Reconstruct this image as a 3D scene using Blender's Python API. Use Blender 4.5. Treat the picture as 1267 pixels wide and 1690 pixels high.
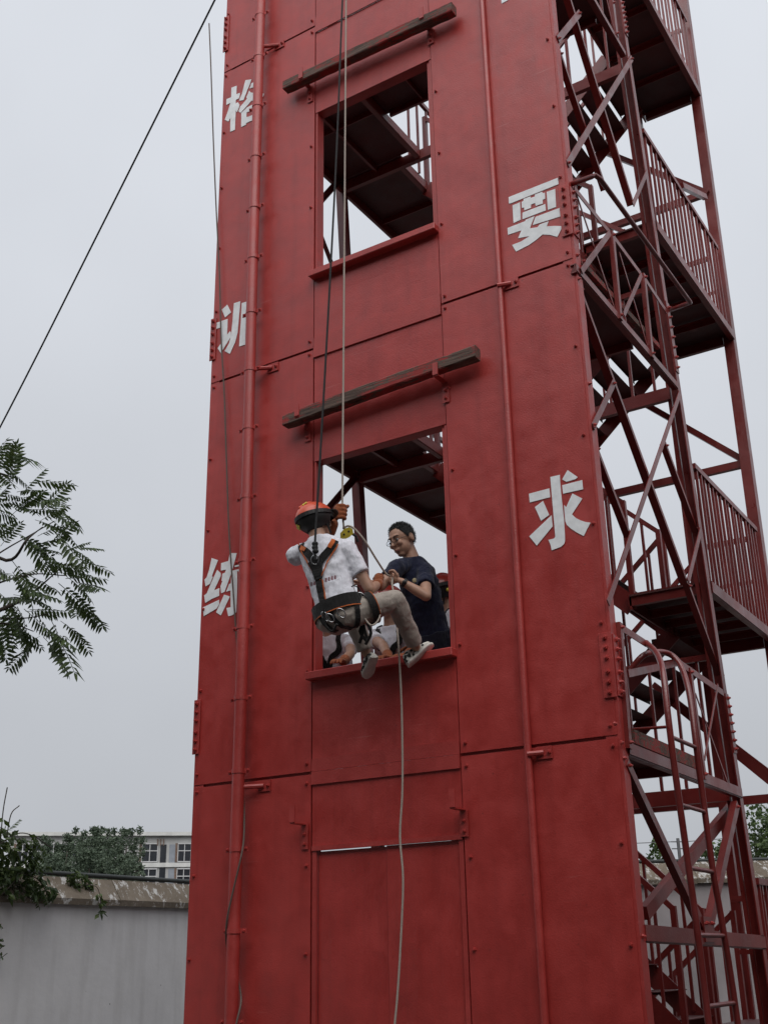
import bpy, bmesh, math, random
from mathutils import Vector, Matrix, Quaternion
from mathutils.geometry import tessellate_polygon
random.seed(7)
for o in list(bpy.data.objects): bpy.data.objects.remove(o)
scene = bpy.context.scene
COL = scene.collection

# ------------------------------------------------------------------ camera
CAM = Vector((2.53427, -6.74736, 1.83368))
RGT = Vector((0.84311735, 0.53742218, -0.0181805))
UPV = Vector((0.2114904, -0.30032561, 0.9300948))
FWD = Vector((-0.4943935, 0.78802407, 0.36686937))
FPX = 1870.67
cd = bpy.data.cameras.new('camera'); cam = bpy.data.objects.new('camera', cd); COL.objects.link(cam)
cam.matrix_world = Matrix(((RGT.x, UPV.x, -FWD.x, CAM.x), (RGT.y, UPV.y, -FWD.y, CAM.y), (RGT.z, UPV.z, -FWD.z, CAM.z), (0, 0, 0, 1)))
cd.sensor_fit = 'HORIZONTAL'; cd.sensor_width = 36.0; cd.lens = FPX / 1267.0 * 36.0
cd.clip_start = 0.05; cd.clip_end = 3000
scene.camera = cam

# ------------------------------------------------------------------ overcast sky and soft sun
SUN_EL, SUN_AZ = math.radians(50), math.radians(145)      # azimuth clockwise from +Y: brightest cloud in front of the tower, a little to the right
w = bpy.data.worlds.new('World'); scene.world = w; w.use_nodes = True
nt = w.node_tree; nt.nodes.clear()
wo = nt.nodes.new('ShaderNodeOutputWorld'); bg = nt.nodes.new('ShaderNodeBackground')
sky = nt.nodes.new('ShaderNodeTexSky'); sky.sky_type = 'NISHITA'; sky.sun_disc = False
sky.sun_elevation = SUN_EL; sky.sun_rotation = SUN_AZ; sky.air_density = 1.5; sky.dust_density = 6.0
hs = nt.nodes.new('ShaderNodeHueSaturation'); hs.inputs['Saturation'].default_value = 0.25
nt.links.new(sky.outputs[0], hs.inputs['Color'])
# closed cloud sheet: grey, a little brighter towards the zenith (overcast luminance law), faint mottling
tc = nt.nodes.new('ShaderNodeTexCoord'); sx = nt.nodes.new('ShaderNodeSeparateXYZ'); nt.links.new(tc.outputs['Generated'], sx.inputs[0])
rmp = nt.nodes.new('ShaderNodeMapRange'); rmp.inputs['From Min'].default_value = 0.0; rmp.inputs['From Max'].default_value = 1.0
rmp.inputs['To Min'].default_value = 5.25; rmp.inputs['To Max'].default_value = 9.4; nt.links.new(sx.outputs['Z'], rmp.inputs['Value'])
ns = nt.nodes.new('ShaderNodeTexNoise'); ns.inputs['Scale'].default_value = 2.2; ns.inputs['Detail'].default_value = 4; nt.links.new(tc.outputs['Generated'], ns.inputs['Vector'])
nr = nt.nodes.new('ShaderNodeMapRange'); nr.inputs['From Min'].default_value = 0.3; nr.inputs['From Max'].default_value = 0.7
nr.inputs['To Min'].default_value = 0.93; nr.inputs['To Max'].default_value = 1.06; nt.links.new(ns.outputs['Fac'], nr.inputs['Value'])
mu = nt.nodes.new('ShaderNodeMath'); mu.operation = 'MULTIPLY'; nt.links.new(rmp.outputs[0], mu.inputs[0]); nt.links.new(nr.outputs[0], mu.inputs[1])
cc = nt.nodes.new('ShaderNodeVectorMath'); cc.operation = 'SCALE'; cc.inputs[0].default_value = (0.925, 0.965, 1.04); nt.links.new(mu.outputs[0], cc.inputs['Scale'])
mx = nt.nodes.new('ShaderNodeMix'); mx.data_type = 'RGBA'; mx.inputs['Factor'].default_value = 0.9
nt.links.new(hs.outputs[0], mx.inputs['A']); nt.links.new(cc.outputs[0], mx.inputs['B'])
nt.links.new(mx.outputs['Result'], bg.inputs['Color']); bg.inputs['Strength'].default_value = 0.0707
nt.links.new(bg.outputs[0], wo.inputs['Surface'])
sd = bpy.data.lights.new('sun', 'SUN'); sd.energy = 1.5; sd.angle = math.radians(70); sd.color = (1.0, 0.975, 0.95)
sun = bpy.data.objects.new('sun', sd); COL.objects.link(sun)
sdir = Vector((math.sin(SUN_AZ) * math.cos(SUN_EL), math.cos(SUN_AZ) * math.cos(SUN_EL), math.sin(SUN_EL)))
sun.rotation_euler = sdir.to_track_quat('Z', 'Y').to_euler(); sun.location = sdir * 40

vs = scene.view_settings; vs.view_transform = 'Standard'; vs.look = 'None'; vs.gamma = 1.0; vs.use_curve_mapping = False; vs.exposure = 0.5
scene.render.engine = 'CYCLES'

# ------------------------------------------------------------------ pixel -> place helpers (pixels of the 1267 x 1690 photograph)
def ray(u, v): return FWD * FPX + RGT * (u - 633.5) - UPV * (v - 845.0)
def hit(u, v, ax, c):
    r = ray(u, v); return CAM + r * ((c - CAM[ax]) / r[ax])
def hy(u, v, y=0.0): return hit(u, v, 1, y)
def hx(u, v, x=0.0): return hit(u, v, 0, x)
def hz(u, v, z): return hit(u, v, 2, z)

# ------------------------------------------------------------------ object helpers
def tag(o, label=None, cat=None, group=None, kind=None):
    if label: o['label'] = label
    if cat: o['category'] = cat
    if group: o['group'] = group
    if kind: o['kind'] = kind
    return o
def empty(name, loc=(0, 0, 0)):
    o = bpy.data.objects.new(name, None); COL.objects.link(o); o.location = loc; o.empty_display_size = 0.2; return o
def link(name, me, mat=None, parent=None):
    o = bpy.data.objects.new(name, me); COL.objects.link(o)
    if mat and not me.materials: me.materials.append(mat)
    if parent:
        o.parent = parent
        o.matrix_parent_inverse = Matrix.Translation(abs_loc(parent)).inverted()
    return o
def abs_loc(o):
    l = Vector((0, 0, 0))
    if o.type == 'EMPTY': l = Vector(o.location)
    return l
def fin(bm, name, mat=None, parent=None, smooth=False):
    bmesh.ops.recalc_face_normals(bm, faces=bm.faces[:])
    me = bpy.data.meshes.new(name); bm.to_mesh(me); bm.free()
    if smooth:
        for p in me.polygons: p.use_smooth = True
        me.set_sharp_from_angle(angle=math.radians(48))
    return link(name, me, mat, parent)
def add_box(bm, lo, hi, bev=0.0):
    x0, y0, z0 = lo; x1, y1, z1 = hi
    vs_ = [bm.verts.new(p) for p in ((x0,y0,z0),(x1,y0,z0),(x1,y1,z0),(x0,y1,z0),(x0,y0,z1),(x1,y0,z1),(x1,y1,z1),(x0,y1,z1))]
    fs = [bm.faces.new([vs_[i] for i in q]) for q in ((0,3,2,1),(4,5,6,7),(0,1,5,4),(1,2,6,5),(2,3,7,6),(3,0,4,7))]
    if bev:
        es = list({e for f in fs for e in f.edges})
        bmesh.ops.bevel(bm, geom=es, offset=bev, segments=1, affect='EDGES')
def box(name, lo, hi, mat, parent=None, bev=0.0):
    bm = bmesh.new(); add_box(bm, lo, hi, bev); return fin(bm, name, mat, parent)
def frame(p0, p1, ref):
    d = (p1 - p0).normalized(); a = ref - d * ref.dot(d)
    if a.length < 1e-5: a = d.orthogonal()
    a.normalize(); return d, a, d.cross(a)
def add_prof(bm, p0, p1, prof, ref):
    """extrude closed 2D profile [(a,b)] from p0 to p1; a along ref (perpendicularised), b along d x a"""
    p0, p1 = Vector(p0), Vector(p1); d, a, b = frame(p0, p1, Vector(ref))
    r0 = [bm.verts.new(p0 + a * x + b * y) for x, y in prof]; r1 = [bm.verts.new(p1 + a * x + b * y) for x, y in prof]
    n = len(prof)
    for i in range(n): bm.faces.new((r0[i], r0[(i+1) % n], r1[(i+1) % n], r1[i]))
    bm.faces.new(r0[::-1]); bm.faces.new(r1)
def rect(w_, h_): return [(-w_/2, -h_/2), (w_/2, -h_/2), (w_/2, h_/2), (-w_/2, h_/2)]
def ang(w_, h_, t): return [(0, 0), (w_, 0), (w_, t), (t, t), (t, h_), (0, h_)]
def chan(w_, h_, t): return [(0, -h_/2), (w_, -h_/2), (w_, -h_/2+t), (t, -h_/2+t), (t, h_/2-t), (w_, h_/2-t), (w_, h_/2), (0, h_/2)]
def bar(name, p0, p1, prof, ref, mat, parent):
    bm = bmesh.new(); add_prof(bm, p0, p1, prof, ref); return fin(bm, name, mat, parent)
def smooth_path(pts, n=6):
    pts = [Vector(p) for p in pts]; out = []
    P = [pts[0] * 2 - pts[1]] + pts + [pts[-1] * 2 - pts[-2]]
    for i in range(1, len(P) - 2):
        for k in range(n):
            t = k / n; a, b, c, d = P[i-1], P[i], P[i+1], P[i+2]
            out.append(0.5 * ((2*b) + (c-a)*t + (2*a-5*b+4*c-d)*t*t + (3*b-a-3*c+d)*t**3))
    out.append(pts[-1]); return out
def add_tube(bm, path, r, seg=10, cap=True):
    path = [Vector(p) for p in path]; rings = []
    up = None
    for i, p in enumerate(path):
        d = (path[min(i+1, len(path)-1)] - path[max(i-1, 0)]).normalized()
        if up is None: up = d.orthogonal().normalized()
        up = (up - d * up.dot(d)).normalized(); s = d.cross(up)
        rr = r[i] if isinstance(r, (list, tuple)) else r
        rings.append([bm.verts.new(p + (up * math.cos(2*math.pi*k/seg) + s * math.sin(2*math.pi*k/seg)) * rr) for k in range(seg)])
    for a, b in zip(rings, rings[1:]):
        for k in range(seg): bm.faces.new((a[k], a[(k+1) % seg], b[(k+1) % seg], b[k]))
    if cap: bm.faces.new(rings[0][::-1]); bm.faces.new(rings[-1])
def tube(name, path, r, mat, parent=None, seg=10):
    bm = bmesh.new(); add_tube(bm, path, r, seg); return fin(bm, name, mat, parent, True)

# ------------------------------------------------------------------ materials
MATS = {}
def newmat(name):
    m = bpy.data.materials.new(name); m.use_nodes = True; MATS[name] = m
    return m, m.node_tree, m.node_tree.nodes['Principled BSDF']
def N(t, typ, **kw):
    n = t.nodes.new(typ)
    for k, v in kw.items():
        if k in n.inputs: n.inputs[k].default_value = v
        else: setattr(n, k, v)
    return n
def ramp(t, src, stops):
    r = t.nodes.new('ShaderNodeValToRGB'); el = r.color_ramp.elements
    while len(el) < len(stops): el.new(0.5)
    for e, (p, c) in zip(el, stops): e.position = p; e.color = (*c, 1) if len(c) == 3 else c
    t.links.new(src, r.inputs['Fac']); return r
def mixc(t, fac, a, b, mode='MIX'):
    m = t.nodes.new('ShaderNodeMix'); m.data_type = 'RGBA'; m.blend_type = mode
    if isinstance(fac, float): m.inputs['Factor'].default_value = fac
    else: t.links.new(fac, m.inputs['Factor'])
    for k, s in (('A', a), ('B', b)):
        if isinstance(s, tuple): m.inputs[k].default_value = (*s, 1)
        else: t.links.new(s, m.inputs[k])
    return m.outputs['Result']
def bump(t, b, src, strength=0.2, dist=0.01):
    n = t.nodes.new('ShaderNodeBump'); n.inputs['Strength'].default_value = strength; n.inputs['Distance'].default_value = dist
    t.links.new(src, n.inputs['Height']); t.links.new(n.outputs[0], b.inputs['Normal'])
def simple(name, col, rough=0.6, metal=0.0, var=0.12, scale=8.0, bmp=0.1, spec=0.5):
    m, t, b = newmat(name)
    g = N(t, 'ShaderNodeNewGeometry'); n = N(t, 'ShaderNodeTexNoise', Scale=scale, Detail=6.0); t.links.new(g.outputs['Position'], n.inputs['Vector'])
    lo = tuple(c * (1 - var) for c in col); hi = tuple(min(1, c * (1 + var)) for c in col)
    r = ramp(t, n.outputs['Fac'], [(0.3, lo), (0.7, hi)]); t.links.new(r.outputs[0], b.inputs['Base Color'])
    b.inputs['Roughness'].default_value = rough; b.inputs['Metallic'].default_value = metal; b.inputs['Specular IOR Level'].default_value = spec
    if bmp:
        n2 = N(t, 'ShaderNodeTexNoise', Scale=scale * 12, Detail=3.0); t.links.new(g.outputs['Position'], n2.inputs['Vector']); bump(t, b, n2.outputs['Fac'], bmp, 0.004)
    return m
def paint(name, base, dark, pale, rough=0.42, wear=0.5, panel=False, ior=1.63):
    """hand-brushed red enamel on steel: blotches, faded patches, rain streaks, orange-peel relief, specks of wear"""
    m, t, b = newmat(name)
    g = N(t, 'ShaderNodeNewGeometry'); oi = N(t, 'ShaderNodeObjectInfo')
    off = N(t, 'ShaderNodeVectorMath', operation='SCALE'); off.inputs[0].default_value = (7.3, 3.1, 5.7)
    t.links.new(oi.outputs['Random'], off.inputs['Scale'])
    ad = N(t, 'ShaderNodeVectorMath', operation='ADD'); t.links.new(g.outputs['Position'], ad.inputs[0])
    if panel: t.links.new(off.outputs[0], ad.inputs[1])
    n1 = N(t, 'ShaderNodeTexNoise', Scale=0.9, Detail=4.0, Roughness=0.6); t.links.new(ad.outputs[0], n1.inputs['Vector'])
    n2 = N(t, 'ShaderNodeTexNoise', Scale=5.0, Detail=8.0, Roughness=0.65, Distortion=0.3); t.links.new(ad.outputs[0], n2.inputs['Vector'])
    mp = N(t, 'ShaderNodeMapping'); mp.inputs['Scale'].default_value = (14, 14, 0.7); t.links.new(ad.outputs[0], mp.inputs['Vector'])
    n3 = N(t, 'ShaderNodeTexNoise', Scale=1.0, Detail=5.0); t.links.new(mp.outputs[0], n3.inputs['Vector'])
    n4 = N(t, 'ShaderNodeTexNoise', Scale=34.0, Detail=3.0); t.links.new(ad.outputs[0], n4.inputs['Vector'])
    r1 = ramp(t, n1.outputs['Fac'], [(0.32, dark), (0.52, base), (0.72, pale)])
    r2 = ramp(t, n2.outputs['Fac'], [(0.3, (0.80, 0.80, 0.80)), (0.7, (1.12, 1.12, 1.12))])
    c = mixc(t, 0.8, r1.outputs[0], r2.outputs[0], 'MULTIPLY')
    r3 = ramp(t, n3.outputs['Fac'], [(0.48, (1, 1, 1)), (0.72, (0.66, 0.62, 0.62))])
    c = mixc(t, 0.30 * wear, c, r3.outputs[0], 'MULTIPLY')
    r4 = ramp(t, n4.outputs['Fac'], [(0.70, (0, 0, 0)), (0.76, (1, 1, 1))])
    mf = N(t, 'ShaderNodeMath', operation='MULTIPLY'); mf.inputs[1].default_value = 0.35 * wear; t.links.new(r4.outputs[0], mf.inputs[0])
    c = mixc(t, mf.outputs[0], c, (0.035, 0.012, 0.012))
    # pale horizontal scuffs in patches, and rusty spots where the film has lifted
    mp2 = N(t, 'ShaderNodeMapping'); mp2.inputs['Scale'].default_value = (2.2, 2.2, 95); mp2.inputs['Rotation'].default_value = (0, 0.12, 0); t.links.new(ad.outputs[0], mp2.inputs['Vector'])
    n7 = N(t, 'ShaderNodeTexNoise', Scale=1.0, Detail=3.0, Distortion=0.4); t.links.new(mp2.outputs[0], n7.inputs['Vector'])
    n8 = N(t, 'ShaderNodeTexNoise', Scale=0.75, Detail=2.0); t.links.new(ad.outputs[0], n8.inputs['Vector'])
    s7 = ramp(t, n7.outputs['Fac'], [(0.66, (0, 0, 0)), (0.72, (1, 1, 1))]); s8 = ramp(t, n8.outputs['Fac'], [(0.56, (0, 0, 0)), (0.66, (1, 1, 1))])
    m7 = N(t, 'ShaderNodeMath', operation='MULTIPLY'); t.links.new(s7.outputs[0], m7.inputs[0]); t.links.new(s8.outputs[0], m7.inputs[1])
    m8 = N(t, 'ShaderNodeMath', operation='MULTIPLY'); t.links.new(m7.outputs[0], m8.inputs[0]); m8.inputs[1].default_value = 0.30 * wear
    c = mixc(t, m8.outputs[0], c, (0.50, 0.22, 0.20))
    n9 = N(t, 'ShaderNodeTexNoise', Scale=8.0, Detail=7.0, Roughness=0.8); t.links.new(ad.outputs[0], n9.inputs['Vector'])
    s9 = ramp(t, n9.outputs['Fac'], [(0.68, (0, 0, 0)), (0.74, (1, 1, 1))]); m9 = N(t, 'ShaderNodeMath', operation='MULTIPLY'); t.links.new(s9.outputs[0], m9.inputs[0]); m9.inputs[1].default_value = 0.45 * wear
    c = mixc(t, m9.outputs[0], c, (0.10, 0.030, 0.018))
    t.links.new(c, b.inputs['Base Color'])
    rr = ramp(t, n2.outputs['Fac'], [(0.3, (rough - 0.08,) * 3), (0.7, (rough + 0.14,) * 3)]); t.links.new(rr.outputs[0], b.inputs['Roughness'])
    n5 = N(t, 'ShaderNodeTexNoise', Scale=90.0, Detail=2.0); t.links.new(g.outputs['Position'], n5.inputs['Vector'])
    n6 = N(t, 'ShaderNodeTexNoise', Scale=2.6, Detail=2.0); t.links.new(ad.outputs[0], n6.inputs['Vector'])
    a2 = N(t, 'ShaderNodeMath', operation='MULTIPLY_ADD'); t.links.new(n6.outputs['Fac'], a2.inputs[0]); a2.inputs[1].default_value = 6.0 if panel else 0.0; t.links.new(n5.outputs['Fac'], a2.inputs[2])
    a3 = N(t, 'ShaderNodeMath', operation='MULTIPLY_ADD'); t.links.new(n2.outputs['Fac'], a3.inputs[0]); a3.inputs[1].default_value = 1.2; t.links.new(a2.outputs[0], a3.inputs[2])
    bump(t, b, a3.outputs[0], 0.35, 0.004); b.inputs['IOR'].default_value = ior
    return m
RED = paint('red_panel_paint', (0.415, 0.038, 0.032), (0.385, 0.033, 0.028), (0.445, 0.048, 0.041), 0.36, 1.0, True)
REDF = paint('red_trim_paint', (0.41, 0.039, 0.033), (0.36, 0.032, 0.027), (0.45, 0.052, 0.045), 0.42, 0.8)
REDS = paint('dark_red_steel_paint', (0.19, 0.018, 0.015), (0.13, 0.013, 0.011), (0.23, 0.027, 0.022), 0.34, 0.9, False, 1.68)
REDD = paint('red_deck_paint', (0.09, 0.016, 0.015), (0.05, 0.012, 0.011), (0.12, 0.022, 0.021), 0.6, 1.0)
WHITE = simple('white_stencil_paint', (0.85, 0.87, 0.88), 0.55, 0, 0.10, 14, 0.15)
def timber(nm, lo, hi):
    m, t, b = newmat(nm)
    g = N(t, 'ShaderNodeNewGeometry'); mp = N(t, 'ShaderNodeMapping'); mp.inputs['Scale'].default_value = (3, 30, 60); t.links.new(g.outputs['Position'], mp.inputs['Vector'])
    n = N(t, 'ShaderNodeTexNoise', Scale=1.0, Detail=8.0, Roughness=0.7); t.links.new(mp.outputs[0], n.inputs['Vector'])
    n2 = N(t, 'ShaderNodeTexNoise', Scale=3.5, Detail=6.0, Roughness=0.7); t.links.new(g.outputs['Position'], n2.inputs['Vector'])
    wood = ramp(t, n.outputs['Fac'], [(0.35, (0.022, 0.012, 0.010)), (0.65, (0.17, 0.11, 0.085))])
    pnt = ramp(t, n2.outputs['Fac'], [(0.3, (0.26, 0.026, 0.024)), (0.7, (0.36, 0.045, 0.04))])
    ad = N(t, 'ShaderNodeMath', operation='ADD'); t.links.new(n.outputs['Fac'], ad.inputs[0]); t.links.new(n2.outputs['Fac'], ad.inputs[1])
    f = ramp(t, ad.outputs[0], [(lo, (0, 0, 0)), (hi, (1, 1, 1))])
    t.links.new(mixc(t, f.outputs[0], pnt.outputs[0], wood.outputs[0]), b.inputs['Base Color'])
    b.inputs['Roughness'].default_value = 0.85; bump(t, b, n.outputs['Fac'], 0.8, 0.01); return m
TIMBER = timber('worn_painted_timber', 0.95, 1.09); TIMBER2 = timber('bare_weathered_timber', 0.91, 0.99)
DARK = simple('dark_void_steel', (0.03, 0.012, 0.012), 0.8)
# ------------------------------------------------------------------ ground
gm, gt, gb = newmat('yard_concrete')
g_ = N(gt, 'ShaderNodeNewGeometry'); gn = N(gt, 'ShaderNodeTexNoise', Scale=0.6, Detail=8.0, Roughness=0.7); gt.links.new(g_.outputs['Position'], gn.inputs['Vector'])
gt.links.new(ramp(gt, gn.outputs['Fac'], [(0.3, (0.045, 0.043, 0.041)), (0.7, (0.08, 0.077, 0.073))]).outputs[0], gb.inputs['Base Color'])
gb.inputs['Roughness'].default_value = 0.9
bm = bmesh.new(); S = 900
for q in [(-S, -S), (S, -S), (S, S), (-S, S)]: bm.verts.new((q[0], q[1], 0))
bm.faces.new(bm.verts[:]); tag(fin(bm, 'ground', gm), kind='structure')
# ------------------------------------------------------------------ the training tower
XL, X1, X2, XR = -3.488, -2.36, -1.135, 0.0
SEAM = {-1: -0.4, 0: 3.1, 1: 6.6, 2: 10.1, 3: 13.6}
TOPZ = 14.2
tower = tag(empty('training_tower', (-1.74, 2.3, 0)), 'tall red steel fire training tower with windows, side stairs and white painted characters', 'tower')
bolt_me = None
def bolt_mesh():
    bm = bmesh.new()
    bmesh.ops.create_cone(bm, cap_ends=True, segments=6, radius1=0.0135, radius2=0.012, depth=0.012)
    bmesh.ops.translate(bm, verts=bm.verts[:], vec=(0, 0, 0.006))
    v0 = len(bm.verts)
    r = bmesh.ops.create_cone(bm, cap_ends=True, segments=8, radius1=0.007, radius2=0.006, depth=0.01)
    bmesh.ops.translate(bm, verts=r['verts'], vec=(0, 0, 0.017))
    me = bpy.data.meshes.new('bolt'); bm.to_mesh(me); bm.free(); me.materials.append(REDF); return me
bolt_me = bolt_mesh()
def bolt(p, nrm, parent, s=1.0):
    o = link('bolt', bolt_me, None, parent); o.location = p; o.scale = (s, s, s)
    o.rotation_euler = (Vector(nrm).to_track_quat('Z', 'Y') @ Quaternion((0, 0, 1), random.random())).to_euler(); return o
FN = (0, -1, 0)
def wavy_panel(name, x0, x1, z0, z1, y=0.0, t=0.005, amp=0.0012, mat=RED, parent=tower):
    """thin steel sheet with slight oil-canning"""
    bm = bmesh.new(); nx, nz = 5, max(3, int((z1 - z0) / 0.25)); sd_ = random.random() * 50
    gr = []
    for j in range(nz + 1):
        row = []
        for i in range(nx + 1):
            u, v_ = i / nx, j / nz; x, z = x0 + (x1 - x0) * u, z0 + (z1 - z0) * v_
            d = amp * math.sin(math.pi * u) * (math.sin(z * 2.1 + sd_) + 0.6 * math.sin(z * 4.7 + x * 3 + sd_ * 2)) * math.sin(math.pi * v_)**0.5
            row.append(bm.verts.new((x, y + d, z)))
        gr.append(row)
    fs = [bm.faces.new((gr[j][i], gr[j][i+1], gr[j+1][i+1], gr[j+1][i])) for j in range(nz) for i in range(nx)]
    r = bmesh.ops.extrude_face_region(bm, geom=fs)
    bmesh.ops.translate(bm, verts=[e for e in r['geom'] if isinstance(e, bmesh.types.BMVert)], vec=(0, t, 0))
    for f in bm.faces: f.smooth = False
    return fin(bm, name, mat, parent)
def bolts_col(parent, x, z0, z1, n, y=0.0):
    for i in range(n):
        z = z0 + (z1 - z0) * i / (n - 1); bolt((x + random.uniform(-.006, .006), y, z + random.uniform(-.02, .02)), FN, parent)

# facade, storey by storey
for k in (-1, 0, 1, 2):
    za = 0.05 if k == -1 else SEAM[k] + 0.006
    zb = SEAM[k + 1] - 0.016
    for xa, xb, side in ((XL + 0.006, X1 - 0.005, 'l'), (X2 + 0.005, XR - 0.022, 'r')):
        p = wavy_panel('facade_panel', xa, xb, za, zb)
        n = 6
        bolts_col(p, xa + 0.035, za + 0.07, zb - 0.05, n); bolts_col(p, xb - 0.035, za + 0.07, zb - 0.05, n)
    # middle column: apron, window, header
    s = SEAM[k]
    if k >= 0:
        wavy_panel('apron_panel', X1 + 0.003, X2 - 0.003, s + 0.092, s + 0.668, 0.003, amp=0.004)
        box('lap_strip', (X1 + 0.002, -0.004, s + 0.002), (X2 - 0.002, 0.006, s + 0.094), REDF, tower)
        box('lap_strip', (X1 + 0.002, -0.009, s - 0.092), (X2 - 0.002, 0.002, s - 0.001), REDF, tower)
        ztop, zh = s + 2.461, SEAM[k + 1] - 0.088
        wavy_panel('header_panel', X1 + 0.003, X2 - 0.003, ztop, zh, 0.006)
        # sill board, jambs and head of the opening
        bm = bmesh.new(); add_box(bm, (X1 - 0.012, -0.075, s + 0.665), (X2 + 0.008, 0.16, s + 0.725), 0.006)
        fin(bm, 'window_sill', REDF, tower)
        box('window_jamb', (X1 + 0.004, 0.012, s + 0.726), (X1 + 0.022, 0.105, ztop - 0.003), REDF, tower)
        box('window_jamb', (X2 - 0.022, 0.012, s + 0.726), (X2 - 0.004, 0.105, ztop - 0.003), REDF, tower)
        box('window_head', (X1 + 0.004, 0.013, ztop - 0.002), (X2 - 0.004, 0.105, ztop + 0.018), REDF, tower)
    else:
        # ground floor: door opening with a double-leaf door under a header panel
        ztop = s + 2.976
        wavy_panel('header_panel', X1 + 0.003, X2 - 0.003, ztop, SEAM[0] - 0.088, 0.006)
        box('door_frame', (X1 + 0.006, 0.004, 0.0), (X1 + 0.042, 0.06, ztop - 0.004), REDF, tower)
        box('door_frame', (X2 - 0.040, 0.004, 0.0), (X2 - 0.006, 0.06, ztop - 0.004), REDF, tower)
        box('door_head', (X1 + 0.006, -0.006, ztop - 0.026), (X2 - 0.006, 0.02, ztop + 0.006), REDF, tower)
        xm = -1.745
        for xa, xb, zt_, yy in ((X1 + 0.05, xm - 0.002, ztop - 0.032, 0.024), (xm + 0.002, X2 - 0.05, ztop - 0.027, 0.020)):
            d = wavy_panel('door_leaf', xa, xb, 0.03, zt_, yy, 0.006, 0.009)
            hz0 = 1.86
            bm = bmesh.new(); add_prof(bm, (xa + 0.03, yy - 0.001, hz0), (xb - 0.03, yy - 0.001, hz0), [(-0.02, 0.002), (0, -0.008), (0.02, 0.002)], (0, 0, 1)); fin(bm, 'door_crease', RED, d)
    # backing flats behind the joints
    for x in (X1, X2): box('joint_backing', (x - 0.05, 0.0245, za), (x - 0.0035 if x == X1 else x + 0.05, 0.034, zb), REDF, tower) if x == X2 else box('joint_backing', (x - 0.05, 0.0245, za), (x + 0.0035, 0.034, zb), REDF, tower)
    if k < 2:
        box('seam_backing', (XL + 0.09, 0.018, SEAM[k+1] - 0.05), (X1 + 0.05, 0.024, SEAM[k+1] + 0.05), REDF, tower)
        box('seam_backing', (X2 - 0.05, 0.018, SEAM[k+1] - 0.05), (XR - 0.1, 0.024, SEAM[k+1] + 0.05), REDF, tower)
    # timber beam on two hooks above each window
    s1 = SEAM[k]
    zb0 = s1 + 2.80 if k >= 0 else s1 + 3.17
    if k in (0, 1):
        pl, pr = (hy(471, 697, -0.10), hy(788, 582, -0.10)) if k == 0 else (hy(471, 144, -0.10), hy(749, 14, -0.10))
        bm = bmesh.new(); n = 24; d = pr - pl; rows = []
        for i in range(n + 1):
            c = pl + d * (i / n); hw = 0.050 + random.uniform(-.002, .002); hd = 0.045
            if i in (0, n): hw *= 0.97; hd *= 0.96
            sg = 0.006 * math.sin(math.pi * i / n)
            rows.append([bm.verts.new(c + Vector((0, a * hd, b_ * hw + sg + random.uniform(-.003, .003)))) for a, b_ in ((-1, -.85), (-.85, -1), (.9, -1), (1, -.9), (1, 1), (-.8, 1), (-1, .8))])
        for a, b_ in zip(rows, rows[1:]):
            m_ = len(a)
            for i in range(m_): bm.faces.new((a[i], a[(i+1) % m_], b_[(i+1) % m_], b_[i]))
        bm.faces.new(rows[0][::-1]); bm.faces.new(rows[-1])
        tb = fin(bm, 'timber_beam', TIMBER2 if k else TIMBER, tower)
    for x in (-2.415, -1.125):
        zc = {0: 5.965, 1: 9.44, -1: 2.80, 2: 12.94}[k]
        if k == 0: zc = 5.985 if x < -2 else 5.965
        bm = bmesh.new()
        add_box(bm, (x - 0.022, -0.158, zc - 0.062), (x + 0.022, -0.150, zc + (0.04 if k == 0 else 0.055)))
        add_box(bm, (x - 0.022, -0.150, zc - 0.070), (x + 0.022, -0.004, zc - 0.062))
        add_box(bm, (x + 0.004 - 0.03, -0.013, zc - 0.235), (x + 0.004 + 0.03, -0.0095, zc - 0.06))
        hk = fin(bm, 'beam_hook', REDF, tower)
        for dz in (-0.135, -0.20): bolt((x + 0.004, -0.013, zc + dz), FN, hk)

# weathered hole where the beam end once rubbed the paint
# corner posts (angle section) and splice plates
def post(name, p0, p1, prof, ref, mat=REDS): return bar(name, p0, p1, prof, Vector(ref), mat, tower)
cp = []
cp.append(post('corner_post', (0, 0.006, 0), (0, 0.006, TOPZ), [(0, 0), (-0.10, 0), (-0.10, 0.010), (-0.010, 0.010), (-0.010, 0.10), (0, 0.10)], (1, 0, 0), REDF))
cp.append(post('corner_post', (XL, 0.006, 0), (XL, 0.006, TOPZ), [(0, 0), (0.10, 0), (0.10, 0.010), (0.010, 0.010), (0.010, 0.10), (0, 0.10)], (1, 0, 0), REDF))
def plate_front(xa, xb, z0, z1, nb=6):
    bm = bmesh.new(); add_box(bm, (xa, -0.014, z0), (xb, -0.004, z1), 0.002)
    p = fin(bm, 'splice_plate', REDF, tower); xm = (xa + xb) / 2
    for i in range(nb):
        t = (i + 0.5) / nb; t = t * 0.94 if i < nb / 2 else 1 - (1 - t) * 0.94
        bolt((xm, -0.014, z0 + (z1 - z0) * t), FN, p, 1.25)
def plate_side(z0, z1, nb=6, y0=0.0):
    bm = bmesh.new(); add_box(bm, (0.0, y0 + 0.012, z0), (0.010, y0 + 0.10, z1), 0.002)
    p = fin(bm, 'splice_plate', REDF, tower)
    for i in range(nb):
        t = (i + 0.5) / nb; t = t * 0.94 if i < nb / 2 else 1 - (1 - t) * 0.94
        bolt((0.010, y0 + 0.056, z0 + (z1 - z0) * t), (1, 0, 0), p, 1.2)
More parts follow.
